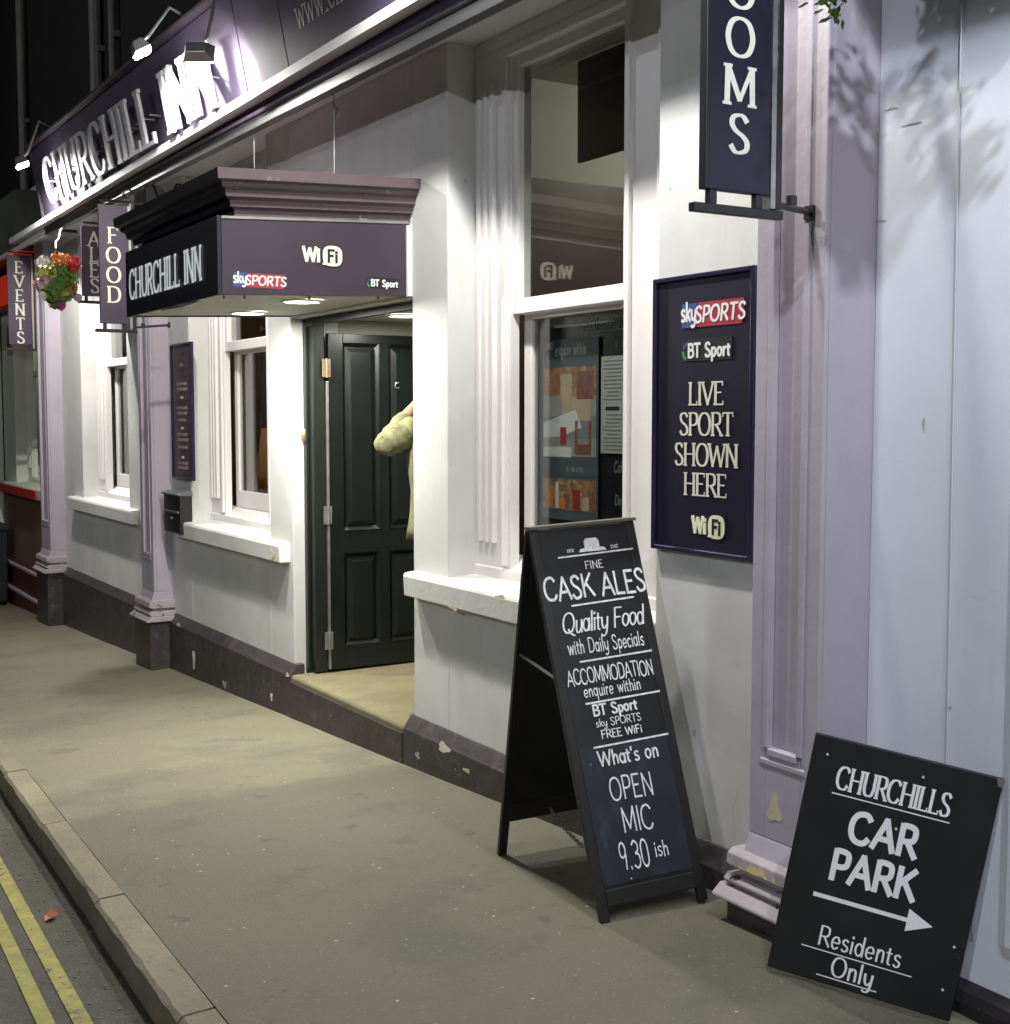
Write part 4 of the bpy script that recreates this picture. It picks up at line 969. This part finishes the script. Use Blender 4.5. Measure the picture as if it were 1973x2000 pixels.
for i, (x_, w_, h_, m_) in enumerate(((-.17, .04, .10, M_orange), (-.11, .028, .12, M_pwhite), (-.04, .05, .07, M_maroon), (.03, .06, .09, M_red), (.11, .05, .06, M_lampp), (.16, .04, .09, M_maroon), (-.08, .05, .05, M_orange))):
    pp('photo_dish', x_, x_ + w_, .05, .05 + h_, m_, .0009 + .0002 * i)
mt = thing('price_list', 'white printed menu sheet behind the glass right of the bedroom poster', 'poster', (3.275, 4.4, -.15))
link('sheet', MB().box(3.276, 3.278, 4.20, 4.585, -.155, .262), M_paper, mt)
MO = Vector((3.2755, 4.39, -.155)); rr = random.Random(5); mb = MB()
for i in range(24):
    y_ = .015 + i * .0165
    if 10 <= i <= 12: continue
    for c in (-.10, .09):
        w_ = rr.uniform(.05, .085); q = plate(MO, XW, c - w_, c + w_ * rr.uniform(.6, 1), y_, y_ + .004, .0006, .0003); mb.add(q.v, q.f)
link('small_print', mb, M_grey, mt)
for x_, y_, w_ in ((-.16, .185, .10), (.02, .188, .09), (-.03, .39, .05), (.0, .10, .12)): link('heading', plate(MO, XW, x_, x_ + w_, y_, y_ + .016, .0008, .0003), M_blackp, mt)
# hanging blind board inside the upper pane, ceiling batten
tag(link('hanging_board', MB().box(3.50, 3.52, 4.0, 5.10, 1.195, 1.66), M_intd), 'dark board hanging just inside the upper pane of the big window', 'board')
tag(link('ceiling_batten', MB().box(3.44, 3.49, 2.96, 5.54, 1.665, 1.715), M_int), 'pale batten along the ceiling inside the big window', 'batten')
light('AREA', 'room_lamp', (4.6, 4.6, 1.6), 16, (1, .93, .80), .5, (4.4, 5.2, 1.0))
rl = thing('ceiling_lamp', 'small lit ceiling lamp inside the room behind the big window', 'light', (4.6, 4.6, 1.66))
link('shade', MB().ell((4.6, 4.6, 1.68), (.16, .16, .035), 14, 6), mat('warm_lit_shade', (1, .8, .5), .5, emit=2.5, ecol=(1, .8, .5)), rl, smooth=True)
# middle window: orange curtain and net
def curtain(x, y0, y1, z0, z1, amp, m, name, label, flare=0):
    mb = MB(); n_ = 26
    for j, z in enumerate((z0, (z0 + z1) / 2, z1)):
        for i in range(n_ + 1):
            t_ = i / n_; ya = y0; yb = y1 - flare * (j / 2)
            mb.v.append((x + amp * math.sin(t_ * 22 + j * .4), ya + (yb - ya) * t_, z))
    for j in range(2):
        for i in range(n_): mb.f.append((j * (n_ + 1) + i, j * (n_ + 1) + i + 1, (j + 1) * (n_ + 1) + i + 1, (j + 1) * (n_ + 1) + i))
    o = link(name, mb, m, smooth=True); so = o.modifiers.new('t', 'SOLIDIFY'); so.thickness = .004
    return tag(o, label, 'curtain')
curtain(3.40, 8.78, 9.24, -.64, -.08, .012, M_oran, 'orange_curtain', 'orange cloth panel standing inside the middle window', .24)
curtain(3.36, 9.33, 9.50, -.70, 1.5, .01, M_lcurt, 'net_curtain', 'pale curtain drawn at the far edge inside the middle window')
curtain(3.40, 11.75, 11.95, -.70, 1.5, .01, M_oran, 'orange_curtain', 'orange brown curtain drawn inside the far window behind the FOOD sign')
light('AREA', 'room_lamp', (4.3, 8.3, 1.5), 9, (1, .72, .4), .4, (3.6, 8.7, -.3))
rl2 = thing('ceiling_lamp', 'small lit ceiling lamp inside the room behind the middle window', 'light', (4.4, 8.4, 1.62))
link('shade', MB().ell((4.4, 8.4, 1.66), (.14, .14, .035), 14, 6), MATS['warm_lit_shade'], rl2, smooth=True)
# ================================================================== person in the doorway
def skin_mesh(name, verts, edges, radii, m, parent, root=0, sub=2):
    me = bpy.data.meshes.new(name); me.from_pydata([tuple(v) for v in verts], edges, []); me.update(); me.materials.append(m)
    o = bpy.data.objects.new(name, me); COL.objects.link(o)
    sk = o.modifiers.new('skin', 'SKIN'); sk.use_smooth_shade = True
    sd = o.modifiers.new('sub', 'SUBSURF'); sd.levels = sub; sd.render_levels = sub
    lay = me.skin_vertices[0].data if me.skin_vertices else None
    if lay is None:
        bm = bmesh.new(); bm.from_mesh(me); bm.verts.layers.skin.verify(); bm.to_mesh(me); bm.free(); lay = me.skin_vertices[0].data
    for i, r in enumerate(radii):
        lay[i].radius = r if isinstance(r, tuple) else (r, r); lay[i].use_root = (i == root)
    if parent is not None: o.parent = parent; o.matrix_parent_inverse = Matrix.Translation(-wloc(parent))
    return o
PB = Vector((3.515, 6.44, -1.572))
person = thing('person', 'person in a yellow-green coat standing in the open doorway with one arm raised', 'person', tuple(PB))
pf = Vector((.45, .89, 0)).normalized(); psd = Vector((-pf.y, pf.x, 0))   # facing into the inn, left side towards the street's far end
def B(f_, s_, z_): return PB + pf * f_ + psd * s_ + Vector((0, 0, z_))
K = 1.05
J = [B(0, 0, .92 * K), B(.0, 0, 1.10 * K), B(-.01, 0, 1.28 * K), B(0, 0, 1.42 * K), B(.01, 0, 1.50 * K), B(.03, 0, 1.60 * K), B(.02, 0, 1.70 * K),
     B(0, .17, 1.42 * K), B(-.03, .335, 1.345 * K), B(.15, .22, 1.50 * K), B(.17, .17, 1.56 * K),
     B(0, -.17, 1.40 * K), B(.02, -.24, 1.12 * K), B(.12, -.20, .92 * K), B(.17, -.17, .86 * K),
     B(.02, .07, .86 * K), B(.03, .06, .48 * K), B(.0, .04, .08), B(.13, .04, .03),
     B(.0, -.09, .86 * K), B(-.02, -.10, .48 * K), B(-.08, -.10, .08), B(.05, -.11, .03)]
Ed = [(0, 1), (1, 2), (2, 3), (3, 4), (4, 5), (5, 6), (3, 7), (7, 8), (8, 9), (9, 10), (3, 11), (11, 12), (12, 13), (13, 14), (0, 15), (15, 16), (16, 17), (17, 18), (0, 19), (19, 20), (20, 21), (21, 22)]
Rr = [.14, .13, .14, .12, .055, .085, .08, .07, .048, .038, .026, .07, .048, .036, .026, .09, .06, .042, .035, .09, .06, .042, .035]
nb_ = len(J)
for base, dirv, sid in ((10, Vector((.05, -.04, .07)), 1), (14, Vector((.05, .02, -.05)), -1)):   # hands: palm with five fingers, gently curled
    pc = J[base]; dn = (J[base] - J[base - 1]).normalized(); sx = dn.cross(Vector((0, 0, 1))).normalized()
    palm = len(J); J.append(pc + dn * .05); Rr.append((.036, .018)); Ed.append((base, palm))
    for k_ in range(5):
        if k_ < 4:
            o1 = J[palm] + dn * .035 + sx * (.027 - .018 * k_); cl = Vector((0, 0, -.008)); L_ = (.030, .034, .032, .026)[k_]
            a_ = len(J); J += [o1, o1 + dn * L_ + cl, o1 + dn * L_ * 1.6 + cl * 3]; Rr += [.010, .009, .007]; Ed += [(palm, a_), (a_, a_ + 1), (a_ + 1, a_ + 2)]
        else:
            o1 = J[palm] - dn * .012 + sx * .034; a_ = len(J); J += [o1, o1 + (dn + sx * .6) * .026]; Rr += [.011, .009]; Ed += [(palm, a_), (a_, a_ + 1)]
skin_mesh('body', J, Ed, Rr, M_skin, person)
def loft(rings, n_=28, fold=.012, seed=0):
    mb = MB()
    for k, (c, rf, rs) in enumerate(rings):
        for i in range(n_):
            a = 2 * math.pi * i / n_; q = 1 + fold / .15 * noise.noise(Vector((math.cos(a) * 3.2 + seed, math.sin(a) * 3.2, c.z * 5)))
            mb.v.append(tuple(c + pf * (rf * q * math.cos(a)) + psd * (rs * q * math.sin(a))))
    for k in range(len(rings) - 1):
        for i in range(n_): mb.f.append((k * n_ + i, k * n_ + (i + 1) % n_, (k + 1) * n_ + (i + 1) % n_, (k + 1) * n_ + i))
    mb.f += [tuple(range(n_)), tuple(range((len(rings) - 1) * n_, len(rings) * n_))[::-1]]
    return mb
cr = [(.84, .175, .222), (.92, .17, .212), (1.02, .155, .20), (1.10, .15, .197), (1.20, .152, .203), (1.30, .15, .208), (1.36, .135, .195), (1.405, .11, .16), (1.435, .08, .10), (1.48, .065, .068), (1.51, .07, .072)]
link('coat', loft([(B(0, 0, a * K), b, c) for a, b, c in cr], fold=.016), M_coat, person, smooth=True)
def sleeve(P_, R_, seed):
    pts = catmull([tuple(p) for p in P_], False, 6); rs = []
    for i in range(len(pts)):
        t = i / (len(pts) - 1) * (len(R_) - 1); k = min(int(t), len(R_) - 2); r = R_[k] + (R_[k + 1] - R_[k]) * (t - k)
        rs.append(r * (1 + .07 * math.sin(i * 2.3 + seed) + .07 * math.sin(i * 4.1)))
    o = link('sleeve', MB().tube(pts, rs, 16), M_coat, person, smooth=True); sb = o.modifiers.new('s', 'SUBSURF'); sb.levels = sb.render_levels = 1
sleeve([J[7] + psd * -.05, J[7] + psd * .03, (J[7] + J[8]) / 2, J[8], J[8] + (J[9] - J[8]) * .25, J[9]], [.088, .084, .074, .066, .066, .048], 1)
sleeve([J[11] + psd * .05, J[11] - psd * .02, (J[11] + J[12]) / 2, J[12], J[13]], [.10, .095, .08, .072, .052], 2)
for s_ in (1, -1):
    i = 15 if s_ > 0 else 19
    skin_mesh('trouser_leg', [J[i] + Vector((0, 0, .02)), J[i + 1], J[i + 2]], [(0, 1), (1, 2)], [.105, .08, .06], M_trous, person)
    link('shoe', MB().ell(tuple(J[i + 2].lerp(J[i + 3], .55) + Vector((0, 0, -.015))), (.13, .055, .05), 12, 8), M_shoe, person, smooth=True)
hd = MB().ell(tuple(B(.0, 0, 1.70 * K)), (.108, .10, .115), 14, 10); link('hair', hd, M_hair, person, smooth=True)
fc = B(.085, 0, 1.655 * K)
link('nose', MB().ell(tuple(fc + pf * .03), (.016, .016, .022), 8, 6), M_skin, person, smooth=True)
for s_ in (1, -1):
    link('ear', MB().ell(tuple(B(.02, .098 * s_, 1.65 * K)), (.014, .012, .03), 8, 6), M_skin, person, smooth=True)
    link('eye', MB().ell(tuple(fc + psd * .032 * s_ + Vector((0, 0, .018)) + pf * .008), (.011, .011, .008), 8, 6), M_pwhite, person, smooth=True)
link('mouth', MB().ell(tuple(fc + Vector((0, 0, -.05)) + pf * .008), (.012, .022, .006), 8, 5), M_maroon, person, smooth=True)
# ================================================================== hanging baskets
def leafq(mb, c, n, r, rr):
    """a scalloped rounded leaf: eight-sided, slightly cupped"""
    n = n.normalized(); a = n.cross(Vector((rr.uniform(-1, 1), rr.uniform(-1, 1), rr.uniform(-1, 1)))).normalized(); b = n.cross(a)
    vs = [c - n * r * .25]; m = 12
    for k in range(m):
        t = 2 * math.pi * k / m; q = r * (1 if k % 2 else .82); vs.append(c + a * q * math.cos(t) + b * q * math.sin(t) + n * rr.uniform(-.1, .1) * r)
    mb.add(vs, [(0, k + 1, (k + 1) % m + 1) for k in range(m)])
def petals(c, R_, n_, rr, pr):
    mb = MB()
    for i in range(n_):
        d = Vector((rr.gauss(0, 1), rr.gauss(0, 1), rr.gauss(0, 1) + .2)).normalized(); p = Vector(c) + d * R_ * rr.uniform(.5, 1)
        for k in range(5):
            t = 2 * math.pi * k / 5; a = d.cross(Vector((.3, .2, 1))).normalized(); b = d.cross(a); e = (a * math.cos(t) + b * math.sin(t))
            s_ = d.cross(e); q = p + d * .001 * k
            mb.add([q, q + e * pr * .6 + s_ * pr * .4 + d * pr * .2, q + e * pr * 1.05 + d * pr * .1, q + e * pr * .6 - s_ * pr * .4 + d * pr * .2], [(0, 1, 2, 3)])
    return mb
bk = thing('hanging_basket', 'round hanging basket of mixed bright flowers beside the far EVENTS sign', 'hanging basket', (2.45, 11.23, 1.0), 'hanging baskets on the inn front')
C0 = Vector((2.455, 11.23, 1.13)); rr = random.Random(21)
q = MB(); nl = 12
for j in range(6):
    for i in range(nl):
        a = 2 * math.pi * i / nl; p_ = math.pi / 2 * j / 5; q.v.append((C0.x + .12 * math.cos(p_) * math.cos(a), C0.y + .12 * math.cos(p_) * math.sin(a), C0.z - .02 - .13 * math.sin(p_)))
for j in range(5):
    for i in range(nl): q.f.append((j * nl + i, j * nl + (i + 1) % nl, (j + 1) * nl + (i + 1) % nl, (j + 1) * nl + i))
link('liner', q, M_coir, bk, smooth=True)
link('bracket', MB().tube([(2.66, 11.9, 1.66), (2.60, 11.7, 1.62), (2.54, 11.5, 1.52), (2.47, 11.3, 1.46), (2.455, 11.23, 1.40)], .010, 6), M_steel, bk)
for a in (0, 120, 240): link('hanging_wire', MB().tube([(2.455, 11.23, 1.41), (C0.x + .12 * math.cos(rad(a)), C0.y + .12 * math.sin(rad(a)), C0.z)], .003, 4), M_steel, bk)
lm = MB()
for i in range(430):
    a = rr.uniform(0, 2 * math.pi); h_ = rr.uniform(-1.25, .9); r_ = .165 * math.sqrt(max(.12, 1 - h_ * h_ * .8)) * rr.uniform(.7, 1.1)
    d = Vector((math.cos(a), math.sin(a), h_ * .6)); leafq(lm, C0 + Vector((r_ * math.cos(a), r_ * math.sin(a), h_ * .17)), d, rr.uniform(.018, .032), rr)
stuff(link('foliage', lm, M_leaf, bk))
for (dx, dz, R_, m_) in ((-.125, .13, .06, M_fl_wh), (-.02, .15, .055, M_fl_or), (.035, .155, .05, M_fl_or), (.115, .13, .06, M_fl_red), (.10, .095, .045, M_fl_red), (-.11, .05, .05, M_fl_ye), (-.06, .06, .05, M_fl_ye),
                         (-.15, -.03, .055, M_fl_pk), (-.10, -.02, .05, M_fl_pk), (.09, -.05, .04, M_fl_or), (.0, -.19, .035, M_fl_mg), (.14, -.12, .03, M_fl_pk), (-.13, -.12, .03, M_fl_wh), (.03, -.09, .03, M_fl_ye)):
    c = C0 + Vector((dx * 1.06, -.13 + abs(dx) * .25, dz * 1.12)) 
    link('blossom', petals(c, R_ * .95, 34, rr, .021), m_, bk)
bk2 = thing('hanging_basket', 'hanging basket of green geraniums over the side wall, only its leafy underside in view', 'hanging basket', (2.62, 2.26, 1.25), 'hanging baskets on the inn front')
C1 = Vector((2.66, 2.30, 1.185)); q = MB()
for j in range(6):
    for i in range(nl):
        a = 2 * math.pi * i / nl; p_ = math.pi / 2 * j / 5; q.v.append((C1.x + .13 * math.cos(p_) * math.cos(a), C1.y + .13 * math.cos(p_) * math.sin(a), C1.z + .02 - .15 * math.sin(p_)))
for j in range(5):
    for i in range(nl): q.f.append((j * nl + i, j * nl + (i + 1) % nl, (j + 1) * nl + (i + 1) % nl, (j + 1) * nl + i))
link('liner', q, M_black, bk2, smooth=True)
for a in (0, 120, 240): link('hanging_wire', MB().tube([(2.66, 2.30, 1.72), (C1.x + .13 * math.cos(rad(a)), C1.y + .13 * math.sin(rad(a)), C1.z)], .003, 4), M_steel, bk2)
link('bracket', MB().tube([(3.095, 2.30, 1.60), (2.9, 2.30, 1.80), (2.66, 2.30, 1.74)], .012, 6), M_black, bk2)
lm = MB(); lm2 = MB()
for i in range(420):
    a = rr.uniform(0, 2 * math.pi); h_ = rr.uniform(-.5, 1.4); r_ = rr.uniform(.12, .2)
    p = C1 + Vector((r_ * math.cos(a), r_ * math.sin(a), h_ * .11 + .03)); leafq(lm if i % 3 else lm2, p, Vector((math.cos(a), math.sin(a), rr.uniform(-.2, .8))), rr.uniform(.012, .022), rr)
for (sx_, sy_, L_) in ((-.17, .11, .19), (-.19, .08, .23), (-.16, .15, .17), (-.10, .18, .12), (.15, -.13, .17), (.12, -.17, .14), (.18, -.05, .07)):
    for k in range(int(L_ * 230)):
        t = rr.random(); p = C1 + Vector((sx_ * (1 + .25 * t), sy_ * (1 + .25 * t), .03 - L_ * t)) + Vector((rr.gauss(0, .013), rr.gauss(0, .013), rr.gauss(0, .008)))
        leafq(lm if k % 4 else lm2, p, Vector((sx_, sy_, .3 + rr.uniform(-.5, .5))), rr.uniform(.011, .02), rr)
stuff(link('foliage', lm, M_leaf, bk2)); stuff(link('foliage', lm2, M_leafd, bk2))
# ================================================================== far end of the street front
nh = thing('far_shopfront', 'pale green shopfront with red lit edges beyond the last lilac pilaster', 'building', (3.2, 16.5, -2.2))
YF = 14.3
q = MB().box(3.02, 3.35, 14.16, 14.75, ZG, 2.5).box(3.02, 3.35, 16.2, 22, ZG, 2.5).box(3.02, 3.35, 14.75, 16.2, ZG, -.83).box(3.02, 3.35, 14.75, 16.2, 1.45, 2.5)
link('wall', q, M_pale, nh)
window(14.75, 16.2, 14.35, 16.9, M_pale, M_pale, parent=nh, head=1.4)
link('sill_edge', MB().box(2.905, 2.922, 14.60, 16.9, -.90, -.80), M_redp, nh, bevel=.003)
link('lower_wall', MB().box(2.985, 3.018, 14.16, 17.6, ZG, -.905), M_brown, nh)
link('lower_wall_band', MB().box(2.95, 2.984, 14.2, 17.6, ZG, -1.70), mat('dark_red_band', (.10, .02, .018), .5, var=.3, vscale=4), nh)
for z in (-1.72, -2.02): link('ledge', MB().box(2.91, 2.949, 14.2, 17.4, z - .03, z), M_cap, nh, bevel=.004)
link('fascia', MB().box(2.70, 3.0, 14.16, 22, 1.72, 2.35), mat('dull_green_fascia', (.12, .13, .09), .6, var=.4, vscale=1.5), nh)
link('fascia_edge', MB().box(2.66, 2.699, 12.75, 22, 1.70, 1.735), M_sill, nh)
link('post', MB().box(2.93, 3.0, 16.9, 17.15, ZG, 1.7), M_pale, nh)
ns = thing('lit_sign', 'red lit sign box on the far shopfront above the EVENTS sign', 'sign', (2.9, 15.6, 1.3), None)
link('face', MB().box(2.86, 2.90, 14.9, 17.2, 1.30, 1.62), M_neon, ns); link('back', MB().box(2.90, 3.01, 14.85, 17.25, 1.27, 1.65), M_redp, ns)
curtain(3.42, 14.95, 16.15, -.78, 1.38, .012, M_pale, 'window_blind', 'pale blind drawn inside the far green shopfront window')
light('AREA', 'room_lamp', (3.37, 15.5, 1.25), 2.5, (.95, 1, .8), .3, (3.42, 15.4, -.6))
light('AREA', 'sign_glow', (2.80, 14.9, 1.25), 4, (1, .06, .03), .5, (2.85, 13.6, .6), parent=ns)
tag(link('wheelie_bin', MB().prism([(2.62, -2.2), (2.60, -1.35), (2.90, -1.35), (2.88, -2.2)], 'y', 16.2, 16.7).box(2.58, 2.92, 16.18, 16.72, -1.35, -1.28), M_bin, bevel=.01), 'dark waste bin standing at the far left end of the pavement', 'bin')
tag(link('yellow_sign', MB().box(2.60, 2.66, 15.6, 16.4, .95, 1.25), M_yell), 'small yellow sign at the far left behind the EVENTS sign', 'sign')
# downpipes on the dark upper wall
for y_, w_, lab in ((15.0, .045, 'pale downpipe on the dark upper wall at the far left'), (11.8, .055, 'pale downpipe on the dark upper wall left of the middle floodlight'), (11.25, .03, 'thin downpipe on the dark upper wall just right of the thicker one')):
    if y_ > 14: link('upper_wall', MB().box(3.03, 3.4, 14.2, 22, 2.5, 8.5), M_upper, nh)
    dp = MB().tube([(2.96, y_, 2.45), (2.96, y_, 8)], w_, 10)
    for z in (3.2, 4.6, 6.0): dp.box(2.955, 3.019, y_ - w_ * 1.6, y_ + w_ * 1.6, z, z + .05)
    tag(link('downpipe', dp, M_pipe, smooth=False), lab, 'pipe', 'downpipes on the upper wall')
# fallen leaf in the gutter and a scatter of bits
lf = MB(); rr = random.Random(3)
zc_ = rz(1.0, 4.97) + .012
lf.add([(.96, 4.93, zc_ - .008), (1.01, 4.90, zc_ + .012), (1.05, 4.96, zc_ + .004), (1.03, 5.02, zc_ + .018), (.98, 5.01, zc_ + .002), (1.0, 4.965, zc_ - .006)], [(0, 1, 5), (1, 2, 5), (2, 3, 5), (3, 4, 5), (4, 0, 5)])
lf.tube([(1.03, 5.0, zc_ + .004), (1.09, 5.0, zc_ + .01)], .002, 4)
lf.v = [(1.0 + (a_ - 1.0) * .62, 4.96 + (b_ - 4.96) * .62, c_) for a_, b_, c_ in lf.v]
tag(link('fallen_leaf', lf, M_litter), 'red-orange fallen leaf lying in the gutter by the kerb', 'leaf')
gm = MB()
for i in range(240):
    y_ = rr.uniform(2.6, 12); x_ = rr.uniform(KIN(y_) + .05, 2.85); z_ = gz(x_, y_) + noise.noise(Vector((x_ * 1.6, y_ * 1.6, 0))) * .006
    r_ = rr.uniform(.002, .0065); gm.add([(x_ + r_ * rr.uniform(.7, 1.2) * math.cos(a), y_ + r_ * rr.uniform(.7, 1.2) * math.sin(a), z_ + .0018) for a in [k * 1.05 for k in range(6)]], [(0, 1, 2, 3, 4, 5)])
stuff(tag(link('chewing_gum_spots', gm, mat('pale_gum', (.42, .39, .27), .8)), 'pale specks of trodden gum scattered over the pavement', 'gum spots'))
gm = MB()
for i in range(500):
    y_ = rr.uniform(3, 9); x_ = KOUT(y_) - abs(rr.gauss(0, .12)) - .01; z_ = rz(x_, y_)
    r_ = rr.uniform(.002, .006); gm.ell((x_, y_, z_ + r_ * .4), (r_, r_ * rr.uniform(.7, 1.5), r_ * .6), 5, 3)
stuff(tag(link('gutter_grit', gm, mat('grit', (.17, .16, .12), .9, var=.5, vscale=30)), 'loose grit and small stones along the gutter', 'grit'))
